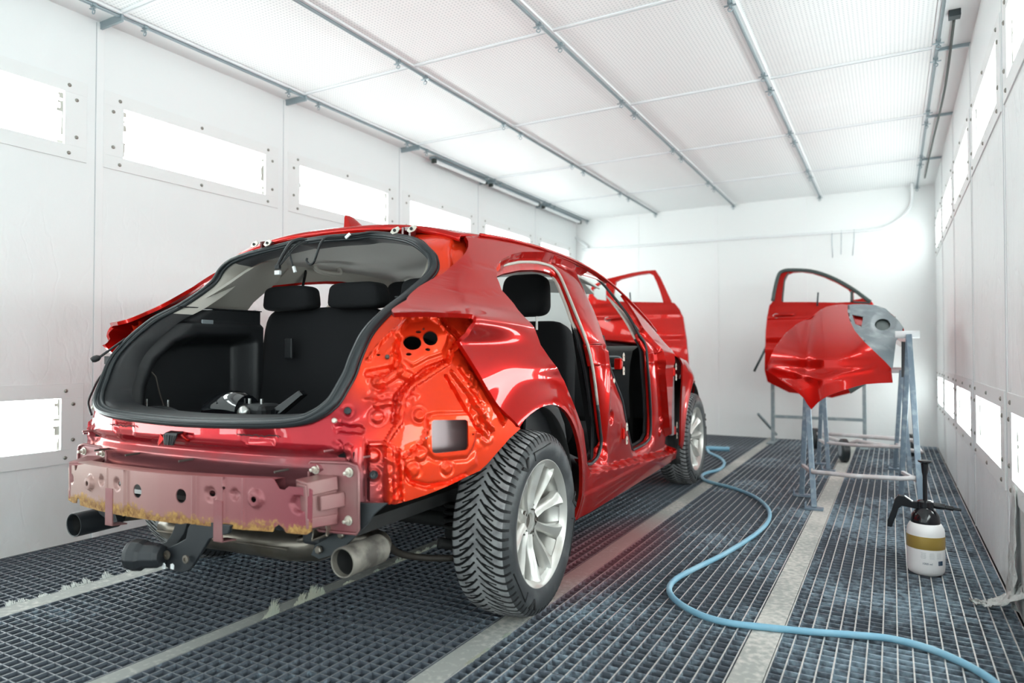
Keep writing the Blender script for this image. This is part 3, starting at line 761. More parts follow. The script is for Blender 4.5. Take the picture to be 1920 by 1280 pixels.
# ---- rear frame
TR = lambda pts, g: trace(S_rear, pts, g)
SEAL = TR([(700, 441), (736, 444), (773, 451), (797, 466), (810, 479), (814, 490), (814, 504), (808, 515), (797, 527), (768, 552), (745, 570), (724, 588), (705, 607), (689, 628), (680, 645), (672, 663), (660, 696), (646, 723), (630, 750), (618, 762), (605, 772), (588, 781), (570, 787), (530, 792)], (.25, 1.38))
sr = [(p[0], p[1]) for p in SEAL]
half_hole = [(0, 1.385), (.15, 1.384)] + sr + [(.28, .722), (.14, .718), (0, .716)]
HOLE_L = [(-a, b) for a, b in half_hole[::-1]][1:-1]
HATCH = half_hole + HOLE_L
lowR = TR([(660, 938), (700, 944), (740, 945), (760, 940), (800, 927), (830, 915), (852, 905), (876, 893), (900, 882), (915, 868), (935, 845), (955, 822), (976, 803)], (.6, .45))
half_out = [(0, .495), (.45, .495), (.575, lowR[0][1])] + lowR + [(1.12, .74), (1.12, .85), (1.08, .93), (1.0, 1.0), (.93, 1.035), (.80, 1.05), (.70, 1.05), (.66, 1.09), (.68, 1.13), (.74, 1.17), (.86, 1.21), (.98, 1.25), (1.02, 1.29), (1.0, 1.325), (.90, 1.355), (.78, 1.375), (.62, 1.392), (.45, 1.402), (.2, 1.410), (0, 1.414)]
REAR_OUT = half_out + [(-a, b) for a, b in half_out[::-1]][1:-1]
q = lambda pts: [tuple(p) for p in TR(pts, (.7, .9))]
LAMP1 = q([(773 + 17 * cos(t) * (1 if abs(cos(t)) < .8 else 1), 645 + 13.5 * sin(t)) for t in [2 * pi * i / 18 for i in range(18)]])
LAMP2 = q([(806.5 + 13.5 * cos(t), 636 + 13.5 * sin(t)) for t in [2 * pi * i / 18 for i in range(18)]])
VENT = q([(811, 787), (870, 786), (874, 789), (875, 800), (875.5, 836), (873, 841), (868, 843), (814, 849), (809, 847), (807.5, 838), (807, 800), (807.5, 790)])
def slot(cx, cy, w, h): return q([(cx + w * cos(t), cy + h * sin(t)) for t in [2 * pi * i / 8 for i in range(8)]])
SLOTS = [slot(785, 625, 5.5, 3), slot(801.5, 657, 5, 3), slot(766, 666, 5.5, 3), slot(794.5, 619.5, 2.5, 2.5), slot(709.5, 665, 4, 2), slot(798.5, 820.5, 1.8, 2.2), slot(883.5, 813.5, 1.8, 2.2)]
PX = lambda x, y, g=(.7, .85): S_rear(*solve(S_rear, x, y, g))
def poly3(pts): return [PX(*p) for p in pts]
# pressed features measured in the photo: (points, half width m, height m, soft m)
STAMP_DISC = [((708, 781), .0165, .008), ((786, 778), .0165, .008), ((788, 851), .0165, .007), ((773, 881), .0170, .007), ((837, 877), .0150, .007), ((708, 716), .0165, .010),
              ((628, 841), .015, .008), ((700, 854), .0155, .010), ((700, 889), .0155, .006), ((653, 772), .010, .008), ((629, 789), .008, .008), ((739, 663), .010, .008)]
STAMP_LINE = [([(640, 803), (676, 806)], .012, -.012), ([(653, 858), (653, 840)], .012, .012), ([(712, 722), (738, 704), (752, 692)], .012, .012), ([(752, 700), (768, 706)], .014, .010),
              # creases running down from the lamp seat
              ([(869, 640), (846, 660), (842, 678), (812, 698), (776, 722), (757, 745), (750, 790), (738, 806), (722, 832)], .007, .012),
              ([(856, 640), (838, 676), (800, 690), (765, 716), (742, 742), (737, 790)], .006, -.012),
              ([(748, 636), (742, 655), (745, 675), (738, 690)], .009, -.012),
              ([(744, 626), (763, 603), (805, 596), (822, 604)], .012, .012), ([(690, 675), (716, 640), (738, 620)], .005, .008), ([(690, 700), (735, 690)], .010, -.010),
              ([(738, 592), (765, 600), (770, 594), (806, 597)], .004, .008),
              ([(828, 596), (868, 640)], .007, -.016), ([(820, 603), (858, 645)], .006, .010),
              # edge rail beside the wheel
              ([(846, 697), (874, 735), (905, 785), (921, 806)], .006, .014), ([(862, 648), (888, 690), (922, 752), (944, 792)], .010, -.022), ([(836, 706), (862, 748), (890, 800), (905, 812)], .006, -.014),
              ([(862, 690), (878, 712)], .008, .010), ([(884, 730), (898, 752)], .008, .010),
              # vertical weld flange
              ([(727, 838), (727, 938)], .010, .022), ([(750, 845), (755, 936)], .0055, .010), ([(738, 840), (742, 936)], .006, .004), ([(690, 830), (690, 936)], .003, -.010), ([(692, 832), (722, 831)], .006, .010),
              ([(683, 800), (682, 850), (686, 936)], .002, .003), ([(705, 760), (745, 755)], .008, .010), ([(680, 745), (720, 752), (745, 748)], .0025, .005),
              ([(757, 858), (790, 830), (800, 800), (803, 780)], .0045, .006),
              ([(775, 905), (800, 912), (838, 905), (872, 890)], .007, -.009), ([(760, 880), (766, 900), (778, 908)], .006, -.007)]
PLATE = [([(744, 634), (752, 618), (763, 608), (785, 602), (809, 600), (820, 607), (840, 629), (837, 645), (829, 663), (802, 672), (773, 688), (754, 673), (747, 656)], .009, .0045),
         ([(800, 778), (816, 774), (874, 772), (884, 783), (893, 800), (891, 820), (884, 840), (874, 856), (830, 860), (812, 858), (803, 850), (800, 846), (796, 825)], .008, .005),
         ([(757, 862), (800, 838), (803, 858), (822, 866), (874, 862), (890, 850), (893, 870), (870, 888), (835, 904), (800, 908), (775, 900), (760, 880)], .005, .008)]
pl_uv = [(q(p), h, s_) for p, h, s_ in PLATE]
disc3 = [(np.array(PX(*c)), r, h) for c, r, h in STAMP_DISC]
line3 = [(poly3(resample(p, 12, False)), w, h) for p, w, h in STAMP_LINE]
def rear_disp(uv, P, left=False):
    A = P.copy(); A[:, 0] = np.abs(A[:, 0]); U = uv.copy(); U[:, 0] = np.abs(U[:, 0])
    d = np.zeros(len(P))
    for poly, h, soft in pl_uv:
        i = inside(poly, U); e = segdist(poly, U); t = np.where(i, e, -e); d += h * np.clip((t + soft) / (2 * soft), 0, 1)
    for c, r, h in disc3:
        e = np.linalg.norm(A - c, axis=1); t = np.clip((r - e) / .0055 + .5, 0, 1); d += h * t * t * (3 - 2 * t) - .35 * h * np.exp(-((e - r - .007) / .004) ** 2)
    for L, w, h in line3:
        m = (A[:, 0] > .4); e = np.full(len(A), 9.); e[m] = segdist(L, A[m], False)
        t = np.clip((w - e) / (w * .55) + .35, 0, 1); d += 1.35 * h * t * t * (3 - 2 * t)
    # crumpled sealant strip between the upper corner and the panel below it
    x, z = A[:, 0], A[:, 2]; u = U[:, 0]
    band = np.exp(-((z - (.805 + .0)) / .022) ** 2) * np.clip((u - .60) / .03, 0, 1) * np.clip((.76 - u) / .03, 0, 1)
    fl = 1.2 * np.clip((u - .66) / .02, 0, 1) * np.clip((.74 - u) / .02, 0, 1) * np.clip((.66 - z) / .04, 0, 1)
    eg = np.clip((z - .62) / .04, 0, 1) * np.exp(-((u - (1.03 - .42 * np.clip(z - .66, 0, .4))) / .035) ** 2)
    lw = np.exp(-((z - .49) / .014) ** 2) * np.exp(-((u - .88) / .06) ** 2)
    nz = np.array([noise.noise(Vector((a * 55, b * 55, c * 55))) for a, b, c in A.tolist()])
    d += nz * (.009 * band + .006 * fl + .009 * eg + .010 * lw)
    # rear crossmember: shelf below the upper lip, recess for the bumper beam
    mid = np.clip((.60 - u) / .02, 0, 1)
    d += mid * (-.022 * np.clip((.652 - z) / .012, 0, 1) + .010 * np.exp(-((z - .60) / .016) ** 2) + .008 * np.exp(-((z - .535) / .018) ** 2))
    for c in (.243, .372):
        pass
    bx = np.maximum(np.abs(u - .308) - .062, np.abs(z - .682) - .017); d += mid * (-.007 * np.clip(-bx / .003, 0, 1) + .003 * np.exp(-(bx / .003) ** 2))
    # gutter round the upper opening
    top = np.clip((z - 1.12) / .05, 0, 1) * np.clip((u - .60) / .03, 0, 1) * np.clip((.92 - u) / .06, 0, 1)
    d += -.020 * top
    d += .010 * np.clip((z - 1.36) / .02, 0, 1) * np.exp(-((u - .75) / .05) ** 2)
    return d
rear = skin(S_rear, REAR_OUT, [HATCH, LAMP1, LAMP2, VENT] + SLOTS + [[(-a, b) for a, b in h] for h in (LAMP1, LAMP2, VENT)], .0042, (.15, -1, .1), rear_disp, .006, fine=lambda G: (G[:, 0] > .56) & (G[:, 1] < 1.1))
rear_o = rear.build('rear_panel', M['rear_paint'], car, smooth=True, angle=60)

# hatch seal: ribbed rubber tube running round the opening
def seal_pts(off_n, scale=1.0, u0=0):
    pts = []
    ring = half_hole + HOLE_L
    ring = spline([(a, b, 0) for a, b in ring], 3, True)
    cx, cz = 0, 1.04
    for a, b, _ in ring:
        a2 = a * scale; b2 = cz + (b - cz) * scale
        x, y, z = S_rear(a2, b2); pts.append((x, y - off_n, z))
    return pts
MB().tube(seal_pts(.012, 1.008), .0135, 10, closed=True).build('tailgate_seal', M['rubber_seal'], car, smooth=True)
MB().tube(seal_pts(.022, .995), .006, 8, closed=True).build('seal_lip', M['rubber_seal'], car, smooth=True)
MB().tube(seal_pts(.004, .975), .0075, 8, closed=True).build('seal_inner_lip', M['rubber_seal'], car, smooth=True)
MB().tube(seal_pts(.002, 1.028), .004, 8, closed=True).build('opening_flange', M['rubber_seal'], car, smooth=True)
# ================================================================ WHEELS
M['tyre_side'] = mat('tyre_sidewall', (0.040, 0.043, 0.046), .42, var=(14, (0.11, 0.115, 0.12), .52, .8), bump=(60, .15, .002))
M['tyre_groove'] = mat('tyre_groove', (0.008, 0.008, 0.009), .7)
def tread_mat():
    m = mat('tyre_tread_dusty', (0.36, 0.365, 0.37), .75, var=(30, (0.22, 0.22, 0.225), .42, .65))
    nt = m.node_tree; b = nt.nodes['Principled BSDF']
    tc = nt.nodes.new('ShaderNodeTexCoord'); sx = nt.nodes.new('ShaderNodeSeparateXYZ'); nt.links.new(tc.outputs['Object'], sx.inputs[0])
    at = nt.nodes.new('ShaderNodeMath'); at.operation = 'ARCTAN2'; nt.links.new(sx.outputs[1], at.inputs[0]); nt.links.new(sx.outputs[2], at.inputs[1])
    mu = nt.nodes.new('ShaderNodeMath'); mu.operation = 'MULTIPLY'; mu.inputs[1].default_value = 560; nt.links.new(at.outputs[0], mu.inputs[0])
    zz = nt.nodes.new('ShaderNodeMath'); zz.operation = 'MULTIPLY'; zz.inputs[1].default_value = 1300; nt.links.new(sx.outputs[0], zz.inputs[0])
    zs = nt.nodes.new('ShaderNodeMath'); zs.operation = 'SINE'; nt.links.new(zz.outputs[0], zs.inputs[0])
    ad = nt.nodes.new('ShaderNodeMath'); ad.operation = 'ADD'; nt.links.new(mu.outputs[0], ad.inputs[0]); nt.links.new(zs.outputs[0], ad.inputs[1])
    s = nt.nodes.new('ShaderNodeMath'); s.operation = 'SINE'; nt.links.new(ad.outputs[0], s.inputs[0])
    bp = nt.nodes.new('ShaderNodeBump'); bp.inputs['Strength'].default_value = .6; bp.inputs['Distance'].default_value = .002
    nt.links.new(s.outputs[0], bp.inputs['Height']); nt.links.new(bp.outputs[0], b.inputs['Normal'])
    return m
M['tyre_tread'] = tread_mat()
M['alloy'] = mat('alloy_silver', (0.62, 0.61, 0.58), .32, .55, .3, var=(8, (0.50, 0.47, 0.42), .5, .8))
M['brake'] = mat('brake_iron', (0.10, 0.085, 0.075), .6, .5)
TP = [(-.098, .222), (-.107, .245), (-.1085, .268), (-.104, .290), (-.098, .304), (-.091, .3125)] + [(x, .3255 - .010 * abs(x / .086) ** 2.4) for x in np.linspace(-.086, .086, 55)] + [(.091, .3125), (.098, .304), (.104, .290), (.1085, .268), (.107, .245), (.098, .222)]
def tyre_mesh():
    NT, NP = 1584, 66; rows = []; mats = []; deps = []
    for i in range(NT):
        th = 2 * pi * i / NT; ph = th / (2 * pi) * NP; row = []; dr = []
        for x, r in TP:
            a = abs(x); d = 0
            if a < .092:
                # main curved lateral grooves, sweeping from the middle out to the shoulder
                side_off = .5 if x > 0 else 0
                f = ph + side_off - 2.1 * max(0, 1 - a / .09) ** 1.6
                g = abs((f % 1) - .5) * 2 / 1.0
                wid = .16 + .12 * a / .09
                if a > .004 and g > 1 - wid: d = .0085
                # a second set of short linking grooves leaning the other way
                h_ = ph + 1.3 * (a / .09) * 1.0 + side_off + .25
                g2 = abs((h_ % 1) - .5) * 2
                if .022 < a < .058 and g2 > .90: d = max(d, .006)
            elif .25 < r < .315 and a > .09 and r > .300:
                f = ph + (.5 if x > 0 else 0); g = abs((f % 1) - .5) * 2
                if g > .72: d = .0035
            elif r > .255 and r < .262: d = -.0008
            row.append((x, (r - d) * sin(th), (r - d) * cos(th))); dr.append(d)
        rows.append(row); deps.append(dr)
    mb = MB(); n = len(TP); base = 0
    for r in rows: mb.v += r
    for i in range(NT):
        for k in range(n - 1):
            j = (i + 1) % NT; D = max(deps[i][k], deps[j][k], deps[i][k + 1], deps[j][k + 1])
            ax = abs(TP[k][0] + TP[k + 1][0]) / 2
            mb.cur = 1 if (D > .003) else (0 if ax < .0905 else 2)
            mb.face((i * n + k, i * n + k + 1, j * n + k + 1, j * n + k))
    return mb
tyre_mb = tyre_mesh()
def rim_mesh():
    m = MB()
    # barrel and lip
    m.lathe([(.222, -.10), (.216, -.09), (.196, -.07), (.190, -.02), (.190, .03), (.200, .055), (.207, .070), (.212, .078), (.224, .086), (.229, .092), (.228, .098), (.221, .0985), (.2135, .092), (.207, .084), (.200, .075)], (0, 0, 0), (1, 0, 0), 96, cap=False)
    # hub
    m.lathe([(.074, .0), (.074, .030), (.068, .040), (.040, .044), (.030, .043), (.027, .030), (0, .028)], (0, 0, 0), (1, 0, 0), 48, cap=True)
    return m
def spoke_mesh(ang, twist):
    """one flared blade of the alloy wheel, from hub to rim; its crest leans to one side"""
    m = MB(); rows = []
    for t in np.linspace(0, 1, 14):
        r = .045 + (.208 - .045) * t
        a = radians(ang + twist * (3 + 4.5 * t))
        w = lerp_tab([(0, .020), (.35, .0165), (.7, .019), (.9, .027), (1, .040)], t)
        xf = lerp_tab([(0, .046), (.3, .052), (.7, .070), (1, .082)], t)
        cr = Vector((0, sin(a), cos(a))); tg = Vector((0, cos(a), -sin(a))); X = Vector((1, 0, 0))
        c = cr * r
        rows.append([c - tg * w + X * (xf - .034), c - tg * w * .98 + X * (xf - .012), c - tg * w * .80 + X * (xf - .004), c + tg * w * (.45 * twist) + X * (xf + .006), c + tg * w * .80 + X * (xf - .004), c + tg * w * .98 + X * (xf - .012), c + tg * w + X * (xf - .034)])
    m.grid(rows, True); return m
wheel_protos = []
def make_wheel(y, side, steer=0):
    # the wheel is a part of the car; hub at (side*.78, y, .326)
    rt = bpy.data.objects.new('wheel', None); C.objects.link(rt); rt.parent = car; rt.location = (side * .78, y, .3255)
    rt.rotation_euler = (radians({(0, 1): 14, (0, -1): 50, (1, 1): 35, (1, -1): 80}[(int(y > 1), side)]), 0, steer + (0 if side > 0 else pi))
    if not wheel_protos:
        t = tyre_mb.build('tyre', [M['tyre_tread'], M['tyre_groove'], M['tyre_side']], rt, smooth=True, angle=35)
        r = rim_mesh().build('rim', M['alloy'], rt, smooth=True, angle=40)
        sp = []
        for k in range(5):
            for tw in (-1, 1): sp.append(spoke_mesh(72 * k + tw * 11.5, tw).build('spoke', M['alloy'], rt, smooth=True, angle=50))
        for k in range(5):
            a = radians(72 * k + 36); p = (.03, .052 * sin(a), .052 * cos(a)); sp.append(MB().lathe([(.0125, 0), (.0125, .0165), (.009, .0166), (.009, .010), (.0, .010)], p, (1, 0, 0), 16).build('lug_nut', M['brake'], rt, smooth=True, angle=40))
        for a0_ in (-22, 98, 218):
            def sp2(r, a): return (.1098, r * sin(radians(a)), r * cos(radians(a)))
            sp.append(MB().prism([sp2(.292, a0_ - 6), sp2(.292, a0_ - 3.4), sp2(.268, a0_ - .5), sp2(.292, a0_ + 2.4), sp2(.292, a0_ + 6), sp2(.256, a0_ + .6), sp2(.256, a0_ - 1)], (-.010, 0, 0)).build('sidewall_chevron', M['tyre_groove'], rt))
            sp.append(MB().prism([sp2(.250 + .030 * (k_ % 2), a0_ + 14 + 1.6 * k_) for k_ in range(0, 1)] + [sp2(.283, a0_ + 14), sp2(.283, a0_ + 44), sp2(.279, a0_ + 44), sp2(.279, a0_ + 15), sp2(.250, a0_ + 15)], (-.006, 0, 0)).build('sidewall_rib', M['tyre_groove'], rt))
        d = MB().lathe([(.13, -.005), (.13, .005), (.06, .008), (.055, .03), (0, .03)], (0, 0, 0), (1, 0, 0), 48).build('brake_disc', M['brake'], rt, smooth=True, angle=40)
        c = MB().box((-.05, .075, -.05), (.02, .135, .06)).build('brake_caliper', M['brake'], rt, bevel=.01)
        wheel_protos.extend([t, r, *sp, d, c])
    else:
        for o in wheel_protos:
            k = o.copy(); C.objects.link(k); k.parent = rt
    return rt
for y_ in (0, 2.70):
    for sd in (1, -1): make_wheel(y_, sd, radians(-1.2) if y_ > 1 else 0)

# ================================================================ REAR STRUCTURE
M['beam_paint'] = mat('dusty_rose_primer', (0.30, 0.09, 0.10), .38, .35, .2, var=(5, (0.34, 0.19, 0.18), .4, .7), coatr=.25)
def rust_mat():
    m = mat('beam_rusty', (0.36, 0.125, 0.13), .38, .3, .15, coatr=.25)
    nt = m.node_tree; b = nt.nodes['Principled BSDF']
    tc = nt.nodes.new('ShaderNodeTexCoord'); sx = nt.nodes.new('ShaderNodeSeparateXYZ'); nt.links.new(tc.outputs['Object'], sx.inputs[0])
    n = nt.nodes.new('ShaderNodeTexNoise'); n.inputs['Scale'].default_value = 55; n.inputs['Detail'].default_value = 8; n.inputs['Roughness'].default_value = .7; nt.links.new(tc.outputs['Object'], n.inputs['Vector'])
    n3 = nt.nodes.new('ShaderNodeTexNoise'); n3.inputs['Scale'].default_value = 7; nt.links.new(tc.outputs['Object'], n3.inputs['Vector'])
    r = nt.nodes.new('ShaderNodeMapRange'); r.inputs[1].default_value = .50; r.inputs[2].default_value = .42; nt.links.new(sx.outputs[2], r.inputs[0])
    a = nt.nodes.new('ShaderNodeMath'); a.operation = 'ADD'; nt.links.new(r.outputs[0], a.inputs[0]); nt.links.new(n.outputs[0], a.inputs[1])
    a2 = nt.nodes.new('ShaderNodeMath'); a2.operation = 'MULTIPLY_ADD'; a2.inputs[1].default_value = .9; nt.links.new(n3.outputs[0], a2.inputs[0]); nt.links.new(a.outputs[0], a2.inputs[2])
    r2 = nt.nodes.new('ShaderNodeMapRange'); r2.inputs[1].default_value = 1.46; r2.inputs[2].default_value = 1.64; nt.links.new(a2.outputs[0], r2.inputs[0])
    g = nt.nodes.new('ShaderNodeMapRange'); g.inputs[1].default_value = -.5; g.inputs[2].default_value = .55; nt.links.new(sx.outputs[0], g.inputs[0])
    c0 = nt.nodes.new('ShaderNodeMix'); c0.data_type = 'RGBA'; c0.inputs[6].default_value = (0.42, 0.27, 0.235, 1); c0.inputs[7].default_value = (0.28, 0.055, 0.075, 1); nt.links.new(g.outputs[0], c0.inputs[0])
    rc = nt.nodes.new('ShaderNodeValToRGB'); rc.color_ramp.elements[0].color = (0.16, 0.055, 0.02, 1); rc.color_ramp.elements[1].color = (0.52, 0.30, 0.09, 1); rc.color_ramp.elements[0].position = .35; rc.color_ramp.elements[1].position = .65; nt.links.new(n.outputs[0], rc.inputs[0])
    x = nt.nodes.new('ShaderNodeMix'); x.data_type = 'RGBA'; nt.links.new(r2.outputs[0], x.inputs[0]); nt.links.new(c0.outputs[2], x.inputs[6]); nt.links.new(rc.outputs[0], x.inputs[7]); nt.links.new(x.outputs[2], b.inputs['Base Color'])
    ro = nt.nodes.new('ShaderNodeMapRange'); ro.inputs[3].default_value = .38; ro.inputs[4].default_value = .9; nt.links.new(r2.outputs[0], ro.inputs[0]); nt.links.new(ro.outputs[0], b.inputs['Roughness'])
    mt = nt.nodes.new('ShaderNodeMapRange'); mt.inputs[3].default_value = .3; mt.inputs[4].default_value = 0; nt.links.new(r2.outputs[0], mt.inputs[0]); nt.links.new(mt.outputs[0], b.inputs['Metallic'])
    bp = nt.nodes.new('ShaderNodeBump'); bp.inputs['Distance'].default_value = .003; nt.links.new(n.outputs[0], bp.inputs['Height']); nt.links.new(r2.outputs[0], bp.inputs['Strength']); nt.links.new(bp.outputs[0], b.inputs['Normal'])
    return m
M['beam'] = rust_mat()
def beam_y(x): return lerp_tab([(0, -.870), (.1, -.867), (.31, -.849), (.37, -.840), (.50, -.818), (.56, -.804)], abs(x))
TILT = .017
def S_beam(x, z): return (x, beam_y(x), z + TILT * x)
# face outline in beam coordinates
BZ0, BZ1 = .430, .556
bo = [(-.55, .545), (-.545, .475), (-.552, .47), (-.545, BZ0 + .004), (-.50, BZ0), (-.478, BZ0 + .002), (-.474, BZ0 + .018), (-.462, BZ0 + .022), (-.452, BZ0 + .015), (-.448, BZ0 - .002), (-.3, BZ0 - .004), (.10, BZ0 - .004), (.12, BZ0), (.33, BZ0 - .003), (.425, BZ0 - .003), (.432, BZ0 + .010), (.445, BZ0 + .018), (.458, BZ0 + .010), (.468, BZ0 - .003), (.53, BZ0 - .005), (.545, BZ0 + .005), (.546, BZ1 - .010), (.535, BZ1 - .004), (.475, BZ1 - .002), (.462, BZ1 - .012), (.445, BZ1 - .010), (.432, BZ1 + .01), (.425, BZ1 + .018), (0, BZ1 + .012), (-.42, BZ1 + .012), (-.47, BZ1 + .004), (-.48, .542), (-.49, .541), (-.495, BZ1), (-.53, .555)]
def circ(cx, cz, rx, rz, n=20): return [(cx + rx * cos(2 * pi * i / n), cz + rz * sin(2 * pi * i / n)) for i in range(n)]
beam_holes = [circ(-.098, .508, .021, .021), circ(.098, .508, .021, .021), circ(-.205, .521, .008, .008), circ(.212, .521, .012, .009), circ(-.263, .537, .0045, .005, 8), circ(.262, .541, .0045, .005, 8), circ(.372, .516, .0085, .0085), circ(-.372, .510, .0085, .0085), circ(.512, .507, .0035, .0035, 8), circ(-.515, .510, .0045, .0045, 8)]
def beam_disp(uv, P):
    u, v = uv[:, 0], uv[:, 1]; d = np.zeros(len(u))
    for cx, cz, r, h in ((-.205, .521, .018, -.005), (.212, .521, .020, -.005), (.372, .516, .024, .007), (-.372, .510, .024, .007), (.300, .524, .015, -.006), (-.300, .524, .015, -.006), (.505, .507, .024, -.008), (-.515, .510, .014, -.004)):
        e = np.hypot(u - cx, v - cz); t = np.clip((r - e) / .006 + .3, 0, 1); d += 1.7 * h * t
    for x0 in (-.165, .145, .165, -.145, .262, -.262, .33): d += .004 * np.exp(-((u - x0) / .0035) ** 2)
    d += .003 * (np.abs(u) > .165) * (np.abs(u) < .262)
    return d
bm_ = skin(S_beam, bo, beam_holes, .005, (0, -1, 0), beam_disp, .003)
# upper flange folded forward, back channel
top = []
for x in np.linspace(-.47, .425, 40): top.append([(x, beam_y(x), BZ1 + .012 + TILT * x), (x, beam_y(x) + .006, BZ1 + .0145 + TILT * x), (x, beam_y(x) + .045, BZ1 + .014 + TILT * x), (x, beam_y(x) + .05, BZ1 - .02 + TILT * x)])
fl = MB().grid(top); join(bm_, fl)
beam_o = bm_.build('bumper_beam', M['beam'], car, smooth=True, angle=45)
for x in (-.245, .245):
    for _ in (0,):
        t = MB(); z1 = .505 + TILT * x; y = beam_y(x) - .006
        t.prism([(x - .018, y, z1), (x + .018, y, z1), (x + .018, y, z1 - .115), (x - .018, y, z1 - .115)], (0, .0035, 0))
        t.prism([(x - .018, y, z1 - .113), (x - .018, y + .05, z1 - .118), (x - .018, y + .05, z1 - .122), (x - .018, y, z1 - .117)], (.036, 0, 0))
        t.build('beam_tab', M['beam_paint'], beam_o)
# crash boxes and mounting plates
for sg in (1, -1):
    tz = TILT * sg * .5
    p = MB(); y = -.725
    def pp_(x, z): return (sg * x, y + .06 * (x - .5) * .8, z + tz)
    pl = [(.462, .600), (.470, .608), (.600, .612), (.628, .604), (.634, .590), (.636, .43), (.628, .418), (.50, .414), (.485, .425), (.468, .44)]
    p.prism([pp_(x, z) for x, z in pl], (0, .004, 0))
    po = p.build('mounting_plate', M['beam_paint'], car, bevel=.0015)
    rim_ = MB().tube([(a, b - .003, c) for a, b, c in [pp_(x, z) for x, z in pl]], .0045, 6, closed=True); rim_.build('plate_rim', M['beam_paint'], po, smooth=True)
    for (x, z) in ((.485, .587), (.602, .586), (.600, .452), (.487, .452)):
        b = MB().lathe([(.014, 0), (.014, .002), (.0095, .0022), (.0095, .009), (.005, .0092), (.005, .022), (0, .023)], (sg * x, y + .048 * (x - .5) - .001, z + tz), (0, -1, 0), 12); b.build('bolt', M['cream_steel'], po, smooth=True, angle=40)
    c = MB()
    c.beam((sg * .50, -.80, .547 + tz), (sg * .535, -.715, .555 + tz), .075, .040)
    c.beam((sg * .50, -.80, .455 + tz), (sg * .535, -.715, .455 + tz), .075, .030)
    c.beam((sg * .505, -.805, .50 + tz), (sg * .54, -.715, .505 + tz), .055, .12)
    c.beam((sg * .545, -.782, .506 + tz), (sg * .575, -.715, .510 + tz), .03, .042)
    c.build('crash_box', M['beam_paint'], car, bevel=.004)
    for k in (0, 1):
        MB().lathe([(.0035, 0), (.0035, .001), (0, .001)], (sg * (.5605 + .0), -.765 + .014 * k + .0, .512 + tz), (sg * .9, -.3, 0), 8).build('hole', M['under'], car)
# latch striker cover, slots' torn edges, plugs
lt = MB()
X, Y, Z = PX(330, 822, (.0, .66))[0], -.805, .664
lt.prism([(X - .030, Y, Z + .012), (X + .028, Y, Z + .014), (X + .036, Y + .03, Z + .022), (X - .022, Y + .03, Z + .022)], (0, 0, .003))
lt.prism([(X - .030, Y, Z + .012), (X + .028, Y, Z + .014), (X + .016, Y - .004, Z - .020), (X - .018, Y - .004, Z - .020)], (0, .004, 0))
for k in range(5): lt.beam((X - .024 + .012 * k, Y - .005, Z + .010), (X - .016 + .008 * k, Y - .008, Z - .020), .003, .004)
lt.build('latch', M['black_plastic'], car)
MB().prism([(X - .075, Y + .02, Z + .006), (X - .045, Y - .004, Z + .012), (X - .025, Y - .004, Z - .002), (X - .055, Y - .002, Z - .026), (X - .070, Y + .006, Z - .018)], (0, .004, 0)).build('striker_bracket', M['red'], car, bevel=.001)
MB().tube([(X + .04, Y + .03, Z + .018), (X + .055, Y - .0, Z + .012), (X + .066, Y + .005, Z - .003), (X + .05, Y + .03, Z - .008)], .005, 6).build('striker_loop', M['red'], car, smooth=True)
for x0 in (-.308, .308):
    w = MB(); rr = random.Random(3)
    pts = [(x0 - .075 + .15 * i / 18, -.775 - .004 * rr.random() + .03 * abs(x0) * 0, .688 + .006 * (rr.random() - .5)) for i in range(19)]
    pts = [(x, S_rear(x, .688)[1] - .006, z) for x, y, z in pts]
    MB().tube(pts, .0016, 5).build('torn_edge', M['under'], car)
def plug(px, r, g, m, name, depth=.004, ring=True):
    u, v = solve(S_rear, px[0], px[1], g); P = Vector(S_rear(u, v)); e = .004
    N = (Vector(S_rear(u + e, v)) - P).cross(Vector(S_rear(u, v + e)) - P).normalized()
    if N.y > 0: N = -N
    out = []
    for sg in (1, -1):
        p = Vector((sg * P.x, P.y, P.z)); n = Vector((sg * N.x, N.y, N.z)); p = p + n * depth
        mb = MB().lathe([(r, -.004), (r, .002), (r * .8, .004), (r * .62, .003), (r * .55, -.001), (r * .3, -.001), (r * .28, .003), (0, .003)] if ring else [(r, -.004), (r, .003), (r * .8, .005), (0, .0055)], p, n, 20)
        out.append(mb.build(name, m, car, smooth=True, angle=40))
    return out
plug((700, 889), .0125, (.62, .6), M['rubber_seal'], 'rubber_plug', .009)
plug((653, 772), .0105, (.58, .75), M['rubber_seal'], 'rubber_plug', .011, False)
plug((629, 789), .0075, (.56, .72), M['cream_steel'], 'steel_plug', .010, False)
plug((726, 670), .0065, (.62, .95), M['brake'], 'cross_screw', .004, False)
for pxx in ((700, 854), (627, 843)):
    u, v = solve(S_rear, *pxx, (.6, .6)); P = Vector(S_rear(u, v))
    for sg in (1, -1): MB().tube([(sg * P.x, P.y, P.z), (sg * P.x - .006, P.y - .035, P.z)], .003, 8).build('stud', M['beam_paint'], car)
for x, z in ((-.235, .60), (.40, .592), (.03, .60), (-.43, .60)):
    MB().tube([(x, S_rear(x, z)[1] + .02, z), (x - .01, S_rear(x, z)[1] - .03, z - .002)], .0035, 8).build('stud', M['brake'], car)
